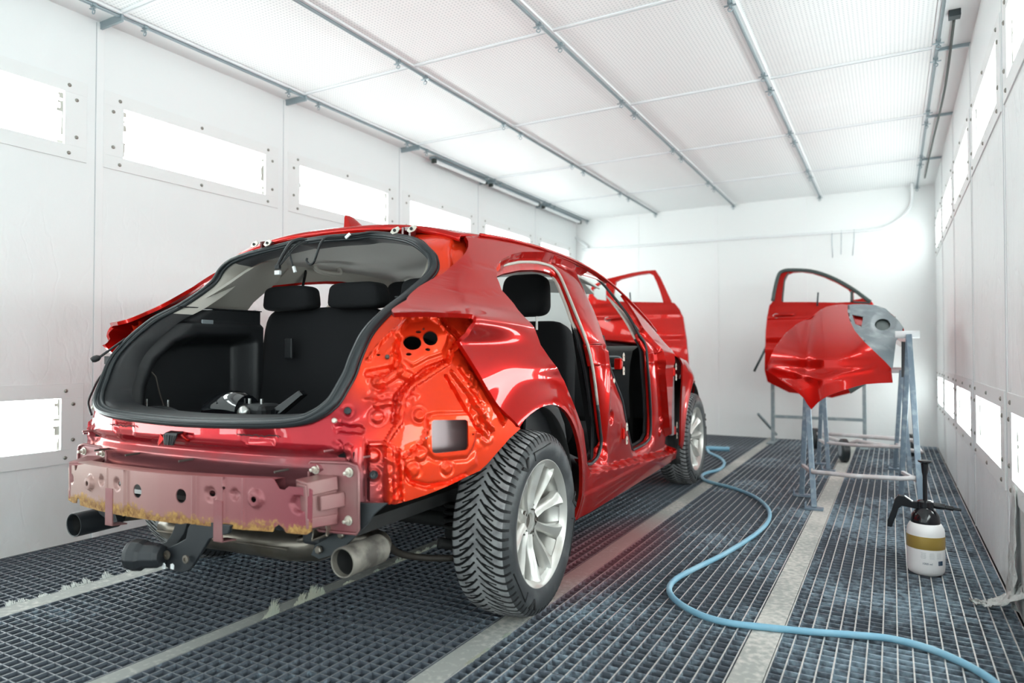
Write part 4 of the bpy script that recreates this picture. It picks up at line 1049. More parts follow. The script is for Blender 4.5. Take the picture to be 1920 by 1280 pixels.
# hatch hinges on the roof's rear edge
M['hinge_red'] = mat('hinge_dark_red', (0.11, 0.012, 0.012), .35, coat=.6)
for sg in (1, -1):
    c = Vector((sg * .365, -.115, 1.381))
    h = MB(); h.box((c.x - .020, c.y - .005, c.z - .015), (c.x - .010, c.y + .03, c.z + .022)); h.box((c.x + .012, c.y - .005, c.z - .015), (c.x + .022, c.y + .03, c.z + .022)); h.box((c.x - .024, c.y + .0, c.z + .010), (c.x + .026, c.y + .03, c.z + .024)); ho = h.build('tailgate_hinge', M['hinge_red'], car, bevel=.001)
    for dx, tl in ((-.042, -.2), (.034, .2)):
        pl = [(c.x + dx - .020, c.y - .02, c.z + .004), (c.x + dx - .012, c.y - .018, c.z + .018), (c.x + dx + .012, c.y - .015, c.z + .026), (c.x + dx + .020, c.y - .014, c.z + .016), (c.x + dx + .012, c.y - .018, c.z + .002), (c.x + dx - .008, c.y - .02, c.z - .004)]
        MB().prism(pl, (0, .005, 0)).build('hinge_leaf', M['cream_steel'], ho, bevel=.001)
        MB().lathe([(.006, 0), (.006, .003), (0, .003)], (c.x + dx, c.y - .018, c.z + .011), (0, -1, 0), 12).build('hinge_bolt', M['under'], ho)
# wiring hanging from the roof edge into the opening (at real distance just behind the seal)
def wire(pix, r, m, name, y=-.16, ys=None, parent=None):
    pts = [on_plane(px, py, 1, (ys[i] if ys else y)) for i, (px, py) in enumerate(pix)]
    return MB().tube(spline(pts, 4), r, 8).build(name, m, parent or car, smooth=True)
wh = wire([(590, 455), (575, 450), (560, 449), (545, 456), (532, 475), (522, 495), (520, 500)], .007, M['black_plastic'], 'wiring_loom', ys=[-.11, -.13, -.15, -.17, -.185, -.19, -.19])
for o_ in ((3, 2), (-4, -1), (7, 3)): wire([(588 + o_[0] * .3, 456), (562 + o_[0], 452 + o_[1]), (546 + o_[0], 462 + o_[1]), (530 + o_[0] * .7, 486), (522 + o_[0] * .4, 498)], .0028, M['black_plastic'], 'strand', ys=[-.12, -.15, -.175, -.19, -.19], parent=wh)
def blk(px, py, w, h, d, y, m, name, parent, rot=0):
    p = on_plane(px, py, 1, y); return MB().box((-w / 2, -d / 2, -h / 2), (w / 2, d / 2, h / 2), Matrix.Rotation(rot, 3, 'Y')).build(name, m, parent, bevel=.001, loc=p)
blk(521, 500, .024, .018, .012, -.19, M['black_plastic'], 'connector_boot', wh); blk(521, 511, .027, .017, .012, -.19, M['white_paint'], 'connector', wh)
wire([(542, 470), (547, 490), (549, 498)], .0035, M['black_plastic'], 'branch', y=-.185, parent=wh); blk(552, 505, .010, .026, .010, -.185, M['white_paint'], 'small_connector', wh, -.35)
wb = wire([(720, 442), (700, 436), (680, 438), (662, 441), (640, 443), (613, 445), (602, 455), (596, 470), (588, 492), (580, 495), (575, 488), (576, 484)], .0045, M['black_plastic'], 'washer_hose', ys=[-.10, -.11, -.13, -.14, -.15, -.17, -.185, -.19, -.19, -.19, -.19, -.19])
blk(652, 442, .026, .012, .006, -.16, M['white_paint'], 'clip', wb, -.6)
# left edge: gas strut with ball socket, cable hanging behind the corner
st = MB().tube([on_plane(235, 635, 1, -.60), on_plane(186, 670, 1, -.72)], .0045, 8); so = st.build('gas_strut', M['black_plastic'], car, smooth=True)
a_, b_ = Vector(on_plane(188, 669, 1, -.715)), Vector(on_plane(172, 675, 1, -.74)); MB().lathe([(.006, 0), (.011, .008), (.012, .02), (.008, .03), (0, .031)], a_, b_ - a_, 14).build('ball_socket', M['black_plastic'], so, smooth=True)
wire([(215, 660), (200, 690), (184, 712), (175, 730), (166, 752), (168, 766), (172, 778)], .004, M['black_plastic'], 'cable', y=-.62)
blk(208, 675, .035, .03, .03, -.60, M['black_plastic'], 'rubber_stop', car)

# ================================================================ UNDERSIDE
M['exhaust'] = mat('exhaust_steel', (0.30, 0.265, 0.225), .38, .85, var=(7, (0.16, 0.125, 0.09), .42, .7))
M['tip_steel'] = mat('tailpipe_steel', (0.24, 0.22, 0.19), .6, .35, var=(16, (0.09, 0.08, 0.07), .42, .62))
M['hitch_black'] = mat('hitch_black', (0.022, 0.025, 0.029), .42, spec=.5)
mf = MB(); rows = []
for x, w, hh in ((-.36, .02, .02), (-.355, .08, .040), (-.33, .13, .062), (-.25, .15, .072), (-.1, .152, .070), (.1, .15, .070), (.25, .15, .072), (.33, .13, .064), (.37, .08, .045), (.375, .02, .02)):
    rows.append([(x, -.50 + w * cos(t), .318 + .02 * x + hh * sin(t) + .004 * (abs(sin(t)) < .25)) for t in [2 * pi * i / 28 for i in range(28)]])
mf.grid(rows, True); mo = mf.build('muffler', M['exhaust'], car, smooth=True, angle=60)
MB().tube([(x, -.652, .318 + .02 * x) for x in (-.3, 0, .3)], .004, 6).build('muffler_seam', M['exhaust'], mo)
for sg in (1, -1):
    pe = Vector(on_plane(*((642, 1055) if sg > 0 else (143, 985)), 1, -.755)); pe.x = sg * .60 if sg < 0 else pe.x
    dirv = Vector((sg * .02, 1, .0)).normalized()
    L = .155
    t = MB().lathe([(.037, .006), (.0375, .0), (.041, -.001), (.042, .004), (.042, L), (.038, L + .002), (.030, L + .02)], pe, dirv, 40, cap=False)
    t.lathe([(.037, .0), (.0365, .12), (0, .121)], pe, dirv, 40, cap=False)
    to = t.build('tailpipe', M['tip_steel'] if sg > 0 else M['hitch_black'], car, smooth=True, angle=50)
    MB().lathe([(.0370, .004), (.0364, .118), (0, .119)], pe, dirv, 40, cap=False).build('dark_lining', M['under'], to, smooth=True)  # dark lining inside the pipe bore
    a = pe + dirv * (L + .01)
    MB().tube(spline([a, a + Vector((-sg * .03, .05, .0)), (sg * .47, -.44, .33), (sg * .37, -.48, .325)], 6), .026, 16).build('exhaust_pipe', M['exhaust'], car, smooth=True)
    # hangers
    hb = MB(); hb.box((sg * .44 - .035, -.70, .365), (sg * .44 + .035, -.62, .425)); hb.build('rubber_hanger', M['hitch_black'], car, bevel=.012)
    MB().tube(spline([(sg * .44, -.66, .40), (sg * .40, -.68, .375), (sg * .36, -.66, .365), (sg * .33, -.60, .36)], 5), .008, 8).build('hanger_rod', M['exhaust'], car, smooth=True)
# tow hitch: crosstube, side arms, centre bracket plates and swivel block
hc = MB().box((-.50, -.70, .395), (.50, -.645, .445)).build('hitch_crossbar', M['hitch_black'], car, bevel=.004)
arm = [on_plane(x, y, 1, -.70) for x, y in ((668, 943), (726, 943), (700, 965), (686, 985), (663, 1008), (632, 1038), (598, 1048), (583, 1040), (590, 1022), (612, 1010), (640, 990), (655, 968))]
am = MB().prism(arm, (0, .008, 0)).build('hitch_arm', mat('hitch_arm_grey', (0.05, 0.057, 0.062), .5, .3), car, bevel=.001)
MB().prism([(-a, b, c) for a, b, c in arm], (0, .008, 0)).build('hitch_arm', M['hitch_black'], car, bevel=.001)
for px in ((641, 1001), (599, 1030)):
    p = on_plane(*px, 1, -.705); MB().lathe([(.012, 0), (.012, .008), (.008, .010), (0, .010)], p, (0, -1, 0), 6).build('hitch_bolt', M['exhaust'], am)
sq = [on_plane(x, y, 1, -.74) for x, y in ((588, 991), (611, 983), (613, 1003), (586, 1013))]
s_ = MB(); s_.tube([tuple(p) for p in sq], .0045, 6, closed=True)
for a, b in zip(sq, sq[1:] + sq[:1]): s_.prism([a, b, (b[0], b[1] + .08, b[2]), (a[0], a[1] + .08, a[2])], (0, 0, .003))
s_.build('square_socket', M['exhaust'], car)
def plate(pix, y, t, name, m=None):
    return MB().prism([on_plane(a, b, 1, y) for a, b in pix], (0, t, 0)).build(name, m or M['hitch_black'], car, bevel=.002)
cb = plate([(362, 972), (432, 985), (428, 1000), (392, 1010), (360, 1062), (352, 1070), (340, 1073), (322, 1070), (308, 1060), (300, 1045), (308, 1030), (330, 1020), (348, 1010), (352, 990)], -.86, .012, 'hitch_bracket')
pb = Vector(on_plane(365, 1000, 1, -.85)); 
hp = MB(); e1 = [on_plane(a, b, 1, -.86) for a, b in ((358, 975), (432, 985), (400, 1040), (388, 1063), (372, 1060), (350, 1070), (318, 1068), (302, 1050), (306, 1030), (325, 1018), (345, 1005), (352, 985))]
hp.prism([(x, y, z) for x, y, z in e1], (.010, .10, 0)); 
cbl = [Vector(on_plane(a, b, 1, -.86)) for a, b in ((312, 1040),)]
for px, r in (((314, 1040), .013), ((349, 1048), .012)):
    p = on_plane(*px, 1, -.872); MB().lathe([(r, 0), (r, .004), (r * .5, .0045), (r * .45, .001), (0, .001)], p, (0, -1, 0), 16).build('hitch_bolt', M['exhaust'], cb, smooth=True, angle=40)
for px in ((291, 1060), (306, 1061), (322, 1062)):
    p = Vector(on_plane(*px, 1, -.875)); MB().prism([p + Vector((-.006, 0, -.007)), p + Vector((.006, 0, -.008)), p + Vector((.007, 0, .004)), p + Vector((.001, 0, .009)), p + Vector((-.006, 0, .006))], (0, .003, 0)).build('pale_mark', M['white_paint'], cb)
pl2 = plate([(330, 978), (352, 978), (345, 1000), (330, 1022), (308, 1030), (290, 1040), (286, 1058), (280, 1060), (278, 1040), (290, 1022), (312, 1015), (322, 1000)], -.80, .05, 'hitch_hook')
cc = Vector(on_plane(262, 1040, 1, -.90)); axx = Vector((-1, -.35, 0)).normalized()
bl = MB().lathe([(.010, -.075), (.030, -.074), (.036, -.06), (.038, -.02), (.046, -.01), (.047, .015), (.043, .030), (.030, .033), (0, .034)], cc, axx, 10)
bl.build('swivel_block', M['hitch_black'], car, bevel=.003)
# floor pan, wheel housings, axle
fp = MB(); fp.box((-.58, -.66, .40), (.58, .30, .44)); fp.box((-.70, .30, .22), (.70, 3.0, .26)); fp.box((-.56, 2.2, .26), (.56, 3.2, .75)); fp.box((-.74, .45, .24), (.74, 2.1, .28))
fp.build('floor_pan', M['under'], car)
for y0 in (0, 2.70):
    for sg in (1, -1):
        w = MB(); rows = []
        xo = .840 if y0 == 0 else .84
        for a in np.linspace(-30, 205 if y0 else 116, 30):
            c_, s__ = cos(radians(a)), sin(radians(a)); r = ARCH_R - .003
            zc = .36 if y0 == 0 else .355
            rows.append([(sg * xo, y0 + r * c_, zc + r * s__), (sg * (xo - .03), y0 + (r + .01) * c_, zc + (r + .01) * s__), (sg * .62, y0 + (r + .015) * c_, zc + (r + .015) * s__), (sg * .58, y0 + r * .9 * c_, zc + r * .9 * s__), (sg * .55, y0, zc)])
        w.grid(rows).build('wheel_liner', M['under'], car, smooth=True, solid=.003)
ax = MB().tube([(-.70, .0, .30), (-.5, .08, .27), (.5, .08, .27), (.70, .0, .30)], .03, 12)
for sg in (1, -1):
    ax.tube([(sg * .48, .02, .24), (sg * .66, -.02, .27)], .035, 10)
    ax.tube(spline([(sg * .55, -.18, .26), (sg * .62, -.1, .24), (sg * .64, .1, .24), (sg * .5, .35, .27)], 5), .02, 8)
ax.build('rear_axle', M['under'], car, smooth=True)
for sg in (1, -1):
    sp = MB().tube([(sg * .55 + .055 * cos(t), -.03 + .055 * sin(t), .27 + .13 * t / (10 * pi)) for t in np.linspace(0, 10 * pi, 90)], .007, 6).build('coil_spring', M['under'], car, smooth=True)
    MB().tube([(sg * .64, -.16, .26), (sg * .63, -.13, .62)], .022, 12).build('shock_absorber', M['under'], car, smooth=True)
# low arm arcing under the spring, sway bar end
MB().tube(spline([on_plane(x, y, 1, yy) for x, y, yy in ((690, 985, -.45), (720, 1010, -.40), (745, 1035, -.33), (790, 1045, -.25), (850, 1046, -.2))], 5), .012, 8).build('trailing_arm', mat('arm_dull', (0.05, 0.042, 0.036), .6, .4), car, smooth=True)
# ================================================================ FRONT BODY AND CABIN
fo = [(2.25, .33), (2.245, .60), (2.24, .86), (2.16, .945), (2.25, .955), (2.45, .935), (2.7, .90), (2.85, .86), (3.0, .80), (3.12, .73), (3.22, .64), (3.26, .52), (3.24, .42), (3.12, .36)]
fo += [(2.70 + .385 * cos(radians(a)), .355 + .385 * sin(radians(a))) for a in range(4, 186, 7)] + [(2.30, .30)]
fd = skin(S_side, fo, [], .014, (1, 0, 0), None, .010)
mirror(fd).build('front_fender', M['red'], car, smooth=True, angle=55)
fd.build('front_fender', M['red'], car, smooth=True, angle=55)
hd = MB(); rows = []
for i in range(24):
    y = 2.18 + 1.05 * i / 23; e = side_x(y, fend_z(y)); ze = fend_z(y) - .004
    rows.append([(e * a, y + .10 * (1 - a * a) * (i / 23), ze + (.075 - .02 * i / 23) * (1 - abs(a) ** 3.2)) for a in np.linspace(-1, 1, 25)])
hd.grid(rows).build('bonnet', M['red'], car, smooth=True, solid=.01)
# dark crash parts in front, radiator support
MB().box((-.62, 3.02, .34), (.62, 3.12, .72)).build('radiator_support', M['under'], car, bevel=.02)
# windscreen with dark frit band
def glass_mat():
    m = bpy.data.materials.new('windscreen_glass'); m.use_nodes = True; nt = m.node_tree; nt.nodes.clear()
    o = nt.nodes.new('ShaderNodeOutputMaterial'); t = nt.nodes.new('ShaderNodeBsdfTransparent'); t.inputs[0].default_value = (.88, .92, .90, 1)
    g = nt.nodes.new('ShaderNodeBsdfGlossy'); g.inputs['Roughness'].default_value = .01
    x = nt.nodes.new('ShaderNodeMixShader'); x.inputs[0].default_value = .06; nt.links.new(t.outputs[0], x.inputs[1]); nt.links.new(g.outputs[0], x.inputs[2]); nt.links.new(x.outputs[0], o.inputs[0])
    return m
M['glass'] = glass_mat()
ws = MB(); rows = []
for i in range(12):
    t = i / 11; y = 1.38 + .80 * t; w = smooth_tab(RAIL_X, y + .0) - .02; z0 = smooth_tab(RAIL_Z, y) + .005
    rows.append([(w * a, y + .16 * (1 - a * a) * t, z0 + (.075 * (1 - t) + .03 * t) * (1 - a * a)) for a in np.linspace(-1, 1, 13)])
ws.grid(rows).build('windscreen', M['glass'], car, smooth=True)
# inner trims
inner_up = [(-.33, 1.085), (-.24, 1.15), (-.12, 1.22), (-.02, 1.28), (.02, 1.335)] + [(y, smooth_tab(RAIL_Z, y) - .004) for y in (.1, .3, .5, .8, 1.1, 1.35, 1.6, 1.85)] + [(1.98, 1.04), (1.9, 1.02), (1.0, 1.0), (.75, 1.03), (.2, 1.06), (-.1, 1.085)]
def S_trim(y, z): return (side_x(y, z, True) - .092, y, z)
grow = lambda poly, k: [tuple(p) for p in poly]
def shrink(poly, d):
    cx = sum(p[0] for p in poly) / len(poly); cy = sum(p[1] for p in poly) / len(poly); out = []
    for x, y in poly:
        L = hypot(x - cx, y - cy); out.append((x - (x - cx) / L * d, y - (y - cy) / L * d))
    return out
hr_ = shrink(REAR_HOLE, .024); hf_ = shrink(FRONT_HOLE, .016)
tu = skin(S_trim, inner_up, [hr_, hf_], .03, (1, 0, 0), None, .008)
mirror(tu).build('pillar_trim', M['trim_beige'], car, smooth=True, angle=50); tu.build('pillar_trim', M['trim_beige'], car, smooth=True, angle=50)
def S_dtrim(y, z): return (side_x(y, z, True) - .15 - .05 * sstep(.1, -.3, y), y, z)
dt = skin(S_dtrim, [(-.37, 1.09), (-.30, 1.15), (-.20, 1.22), (-.13, 1.28), (-.06, 1.33), (.10, 1.36), (.15, 1.33), (.12, 1.25), (.06, 1.17), (.04, 1.10)], [], .02, (1, 0, 0), None, .01)
mirror(dt).build('rear_pillar_trim', M['trim_beige'], car, smooth=True, angle=50); dt.build('rear_pillar_trim', M['trim_beige'], car, smooth=True, angle=50)
MB().beam((-.60, .30, 1.05), (-.55, .33, 1.34), .03, .006).build('rear_seat_belt', M['trunk_black'], car)
inner_lo = [(.05, .25), (.05, 1.09), (.75, 1.03), (1.0, 1.0), (1.9, 1.02), (2.05, .95), (2.0, .25)]
tl = skin(S_trim, inner_lo, [hr_, hf_], .04, (1, 0, 0), None, .01)
mirror(tl).build('door_pillar_trim', M['black_plastic'], car, smooth=True, angle=50); tl.build('door_pillar_trim', M['black_plastic'], car, smooth=True, angle=50)
# luggage bay side trims: shelf ledge above a rounded recess
def S_lug(y, z): 
    e = y - smooth_tab([(.6, -.68), (.83, -.60), (.93, -.57), (1.05, -.44), (1.12, -.33)], z)
    return (.520 + .03 * sstep(.12, 0, e) + .0 * z, y, z)
rec = [(-.55, .64), (-.54, .80), (-.50, .90), (-.42, .97), (-.32, 1.0), (-.05, 1.005), (-.02, .98), (-.02, .64)]
def lug_disp(uv, P):
    t = np.where(inside(rec, uv), segdist(rec, uv), -segdist(rec, uv)); d = .11 * (lambda w: w * w * (3 - 2 * w))(np.clip((t + .012) / .06, 0, 1))
    led = np.clip((uv[:, 1] - 1.045) / .015, 0, 1) * .02
    return d + led
lo_ = [(-.70, .60), (-.685, .70), (-.655, .80), (-.60, .92), (-.52, 1.0), (-.43, 1.075), (-.385, 1.112), (.02, 1.115), (.02, .60)]
lg = skin(S_lug, lo_, [], .008, (1, 0, 0), lug_disp, .01)
mirror(lg).build('luggage_side_trim', M['black_plastic'], car, smooth=True, angle=60); lg.build('luggage_side_trim', M['black_plastic'], car, smooth=True, angle=60)
for sg in (1, -1):
    MB().prism([(sg * .52, -.40, 1.112), (sg * .52, .02, 1.115), (sg * .66, .02, 1.115), (sg * .70, -.40, 1.09)], (0, 0, .004)).build('shelf_ledge', M['black_plastic'], car)
lf = MB().box((-.028, -.004, -.012), (.028, .004, .012)).build('luggage_lamp', M['steel'], car, bevel=.002)
lf.location = (-.522, -.27, 1.055); lf.rotation_euler = (0, 0, pi / 2)
MB().box((-.60, -.70, .63), (.60, .04, .648)).build('luggage_floor', M['trunk_black'], car)
MB().tube([on_plane(x, y, 1, -.5 + .1 * i / 4) for i, (x, y) in enumerate(((275, 687), (292, 706), (300, 740), (308, 765), (325, 785)))], .0035, 6).build('loose_cable', M['brake'], car, smooth=True)
# inner frame band between seal and trim
band = MB(); ring = spline([(a, b, 0) for a, b in half_hole + HOLE_L], 3, True); rows = [[], [], [], []]
for a, b, _ in ring:
    cz = 1.04
    for k, (sc, dy, ) in enumerate(((1.0, -.004), (.975, .004), (.955, .03), (.945, .10))):
        x, y, z = S_rear(a * sc, cz + (b - cz) * sc); rows[k].append((x, y + dy, z))
M['header_trim'] = mat('header_trim_dark', (0.075, 0.075, 0.08), .6)
bo_ = MB(); bo_.grid(rows, True); bo_.m = []
for f in bo_.f:
    zc = sum(bo_.v[i][2] for i in f) / len(f); bo_.m.append((2 if zc > 1.31 else 1) if zc > 1.085 else 0)
bo_.build('opening_trim', [M['black_plastic'], M['trim_beige'], M['header_trim']], car, smooth=True)
# rear seat
def cushion(name, c, w, h, d, m, parent, tilt=0, ex=.35, n=16, taper=0):
    """superellipsoid pad"""
    mb = MB(); rows = []
    for i in range(n + 1):
        ph = -pi / 2 + pi * i / n; row = []
        for k in range(24):
            th = 2 * pi * k / 24; f = lambda v: math.copysign(abs(v) ** ex, v)
            cz = f(sin(ph)); cr = abs(cos(ph)) ** ex; ww = w * (1 - taper * (cz * .5 + .5))
            row.append((f(cos(th)) * cr * ww / 2, f(sin(th)) * cr * d / 2, cz * h / 2))
        rows.append(row)
    mb.grid(rows, True); o = mb.build(name, m, parent, smooth=True); o.location = c; o.rotation_euler = (tilt, 0, 0); return o
for c, w in (((-.225, .08, .80), .66), ((.335, .08, .79), .44)):
    s_ = cushion('rear_backrest', (c[0], c[1], c[2]), w, .66, .13, M['seat_black'], car, -.16, .22)
cushion('rear_seat_cushion', (0, .42, .52), 1.14, .16, .50, M['seat_black'], car, 0, .3)
for x in (-.375, .0, .375):
    h_ = cushion('rear_headrest', (x, .055, 1.172), .29, .112, .11, M['seat_black'], car, 0, .42, taper=.12)
    for dx in (-.06, .06): MB().tube([(x + dx, .10, 1.09), (x + dx, .075, 1.16)], .006, 8).build('headrest_post', M['chrome'], h_).matrix_parent_inverse = Matrix.Translation((-x, -.055, -1.175))
MB().box((-.022, -.012, -.045), (.022, .0, .045)).build('seat_catch', M['black_plastic'], car, bevel=.006, loc=(on_plane(545, 657, 1, .0)[0] * 1, -.005, .95))
for px, py in ((457 + 22, 583), (545, 578)): blk(px, py, .02, .008, .01, .02, M['white_paint'], 'seat_guide', car)
# front seats
for x in (.37, -.37):
    cushion('front_backrest', (x, 1.03, .77), .47, .66, .15, M['seat_black'], car, -.20, .36, taper=.18)
    cushion('front_seat_cushion', (x, 1.32, .46), .50, .16, .52, M['seat_black'], car, 0, .35)
    hh = cushion('front_headrest', (x, .93, 1.225), .27, .215, .11, M['seat_black'], car, -.1, .45, taper=.12)
    for dx in (-.06, .06): MB().tube([(x + dx, .95, 1.05), (x + dx, .94, 1.16)], .006, 8).build('headrest_post', M['chrome'], hh).matrix_parent_inverse = Matrix.Translation((-x, -.93, -1.225))
    MB().box((x - .22, 1.05, .26), (x + .22, 1.55, .38)).build('seat_base', M['black_plastic'], car, bevel=.02)
# belts hanging by the middle pillars
for sg in (1, -1):
    MB().prism([(sg * .635, .80, 1.22), (sg * .63, .835, 1.22), (sg * .78, .80, .62), (sg * .79, .76, .40), (sg * .79, .725, .40), (sg * .78, .765, .62)], (sg * .003, 0, 0)).build('seat_belt', M['trunk_black'], car)
    MB().box((sg * .63 - .010, .80, 1.19), (sg * .63 + .010, .84, 1.25)).build('belt_anchor', M['black_plastic'], car, bevel=.004)
# dashboard, air vent, side trim
ds = MB(); rows = []
for x in np.linspace(-.70, .70, 29):
    rows.append([(x, 1.66, .55), (x, 1.64, .72), (x, 1.66, .86), (x, 1.72, .945), (x, 1.85, .975), (x, 2.20, .97), (x, 2.22, .5)])
ds.grid(rows).build('dashboard', M['black_plastic'], car, smooth=True, angle=50)
for sg in (1, -1):
    v = MB().tube([(sg * .60 + .055 * math.copysign(abs(cos(t)) ** .5, cos(t)), 1.645, .875 + .035 * math.copysign(abs(sin(t)) ** .5, sin(t))) for t in [2 * pi * i / 20 for i in range(20)]], .006, 6, closed=True)
    vo = v.build('air_vent', M['steel'], car, smooth=True)
    for k in range(4): MB().box((sg * .60 - .05, 1.645, .852 + .014 * k), (sg * .60 + .05, 1.66, .856 + .014 * k)).build('vent_slat', M['black_plastic'], vo)
    st_ = MB().prism([(sg * .765, 1.70, .99), (sg * .765, 1.84, .99), (sg * .775, 1.90, .80), (sg * .785, 1.90, .50), (sg * .785, 1.80, .58), (sg * .775, 1.74, .80)], (-sg * .006, 0, 0)).build('cowl_side_trim', mat('cowl_trim_grey', (0.13, 0.14, 0.16), .55), car, bevel=.002)
MB().tube([(-.37 + .18 * cos(t), 1.50 + .05 * sin(t), .90 + .17 * sin(t)) for t in [2 * pi * i / 28 for i in range(28)]], .014, 8, closed=True).build('steering_wheel', M['black_plastic'], car, smooth=True)
MB().box((-.12, 1.2, .28), (.12, 1.75, .62)).build('centre_console', M['black_plastic'], car, bevel=.03)
# grab handles and sun visors under the roof lining
for sg in (1, -1):
    for y in (.42, 1.15):
        MB().tube(spline([(sg * .50, y - .09, 1.372), (sg * .485, y - .075, 1.335), (sg * .485, y + .075, 1.335), (sg * .50, y + .09, 1.372)], 5), .011, 8).build('grab_handle', M['trim_beige'], car, smooth=True)
MB().prism([(.10, 1.36, 1.36), (.52, 1.36, 1.33), (.54, 1.50, 1.27), (.12, 1.50, 1.30)], (0, 0, .012)).build('sun_visor', M['headliner'], car, bevel=.004)
# door opening edges
def edge_tube(hole, a, b, r, m, name, off=(-.012)):
    pts = [S_door(u, v) for u, v in hole[a:b]]
    for sg in (1, -1):
        MB().tube([(sg * (x + off), y, z) for x, y, z in spline(pts, 3)], r, 8).build(name, m, car, smooth=True)
edge_tube(FRONT_HOLE, 0, 22, .008, M['rubber_seal'], 'front_door_seal')
edge_tube(REAR_HOLE, 0, 12, .007, M['trim_beige'], 'rear_opening_trim')
edge_tube(REAR_HOLE, 11, 18, .008, M['rubber_seal'], 'rear_door_seal')
# hinges and strap on the pillars
def hinge(pix, name='door_hinge', dx=.0):
    u, v = solve(S_door, pix[0], pix[1], (1.2, .7)); P = Vector(S_door(u, v))
    for sg in (1, -1):
        b = MB().box((-.018, -.022, -.028), (.020, .012, .028)).build(name, M['red'], car, bevel=.006, loc=(sg * P.x, P.y, P.z))
        for k in (-1, 1):
            MB().prism([(sg * .024, -.012, -.02 + k * .034), (sg * .024, .012, -.02 + k * .034), (sg * .024, .014, .012 + k * .034), (sg * .024, .0, .022 + k * .034), (sg * .024, -.013, .012 + k * .034)], (sg * .004, 0, 0)).build('hinge_leaf', M['cream_steel'], b, bevel=.001)
            MB().lathe([(.004, 0), (.004, .001), (0, .001)], (sg * .0282, 0, k * .036), (sg, 0, 0), 8).build('bolt_hole', M['under'], b)
hinge((1160, 682)); hinge((1166, 812)); hinge((1260, 697)); hinge((1262, 806))
for pxx in ((1150, 714), (1253, 727)):
    u, v = solve(S_door, *pxx, (1.2, .7)); P = S_door(u, v)
    for sg in (1, -1): MB().lathe([(.013, 0), (.013, .003), (.009, .006), (0, .006)], (sg * (P[0] + .001), P[1], P[2]), (sg, 0, 0), 14).build('pillar_plug', M['cream_steel'], car, smooth=True)
# dark cavity with fender liner behind the hinge pillar
for sg in (1, -1):
    MB().box((sg * .74 - .03, 2.04, .32), (sg * .74 + .03, 2.30, .92)).build('fender_cavity', M['under'], car)
    MB().prism([(sg * .83, 2.16, .40), (sg * .83, 2.225, .40), (sg * .83, 2.225, .80), (sg * .83, 2.17, .80)], (-sg * .02, 0, 0)).build('cavity_foam', mat('cavity_foam', (0.20, 0.15, 0.16), .6), car, bevel=.004)
# bare box seen through the vent hole in the corner
for sg in (1, -1):
    MB().prism([(sg * .665, -.52, .60), (sg * .775, -.31, .60), (sg * .775, -.31, .80), (sg * .665, -.52, .80)], (-sg * .02, .02, 0)).build('vent_box', M['cavity'], car)

# things left lying in the luggage bay
def wp(q): return Vector(car_to_world(q))
tl_ = empty('tail_lamp', tuple(wp((-.10, -.44, .6485))), CAR_H)
tag(tl_, 'black and chrome tail lamp unit lying on the luggage floor of the red car', 'car lamp')
M['lamp_black'] = mat('lamp_gloss_black', (0.006, 0.007, 0.009), .08, coat=1)
rows = []
for i, x in enumerate(np.linspace(-.15, .02, 10)):
    hgt = .145 * (1 - ((x + .05) / .13) ** 2 * .35); rows.append([(x, .06 * cos(t) - .02, hgt / 2 + hgt / 2 * sin(t)) for t in [2 * pi * k / 16 for k in range(16)]])
g_ = MB().grid(rows, True); g_.face(tuple(range(16))); g_.face(tuple(range(144, 160))); g_.build('lens', M['lamp_black'], tl_, smooth=True, angle=50)
MB().box((0, -.06, .0), (.13, .05, .10)).build('lamp_housing', M['black_plastic'], tl_, bevel=.02)
MB().prism([(.10, -.02, .06), (.24, .0, .15), (.26, .0, .135), (.12, -.02, .03)], (0, .03, 0)).build('lens_fin', M['lamp_black'], tl_, bevel=.003)
MB().lathe([(.022, 0), (.024, .02), (.015, .03), (0, .03)], (.06, -.06, .07), (0, -1, .2), 16).build('bulb_socket', M['chrome'], tl_, smooth=True)
for x in (.03, .09): MB().lathe([(.006, 0), (.006, .02), (0, .02)], (x, -.02, .098), (0, 0, 1), 8).build('stud', M['chrome'], tl_)
bz = empty('lamp_bracket', tuple(wp((-.43, -.56, .6485))), CAR_H)
tag(bz, 'small dark bracket with two upright steel studs beside the tail lamp unit', 'bracket')
MB().tube(spline([(-.09, 0, .045), (-.06, 0, .07), (0, 0, .078), (.08, 0, .074), (.12, 0, .05), (.0, 0, .03)], 4, True), .009, 8, closed=True).build('bracket_ring', M['black_plastic'], bz, smooth=True)
MB().box((-.09, -.02, 0), (.12, .02, .035)).build('bracket_foot', M['black_plastic'], bz, bevel=.005)
for x in (-.06, .06): MB().lathe([(.004, .0), (.004, .04), (.0, .04)], (x, 0, .07), (0, 0, 1), 8).build('stud', M['chrome'], bz)
# ================================================================ LOOSE THINGS IN THE BOOTH
def W_(px, py, ax, v): return Vector(on_world(px, py, ax, v))
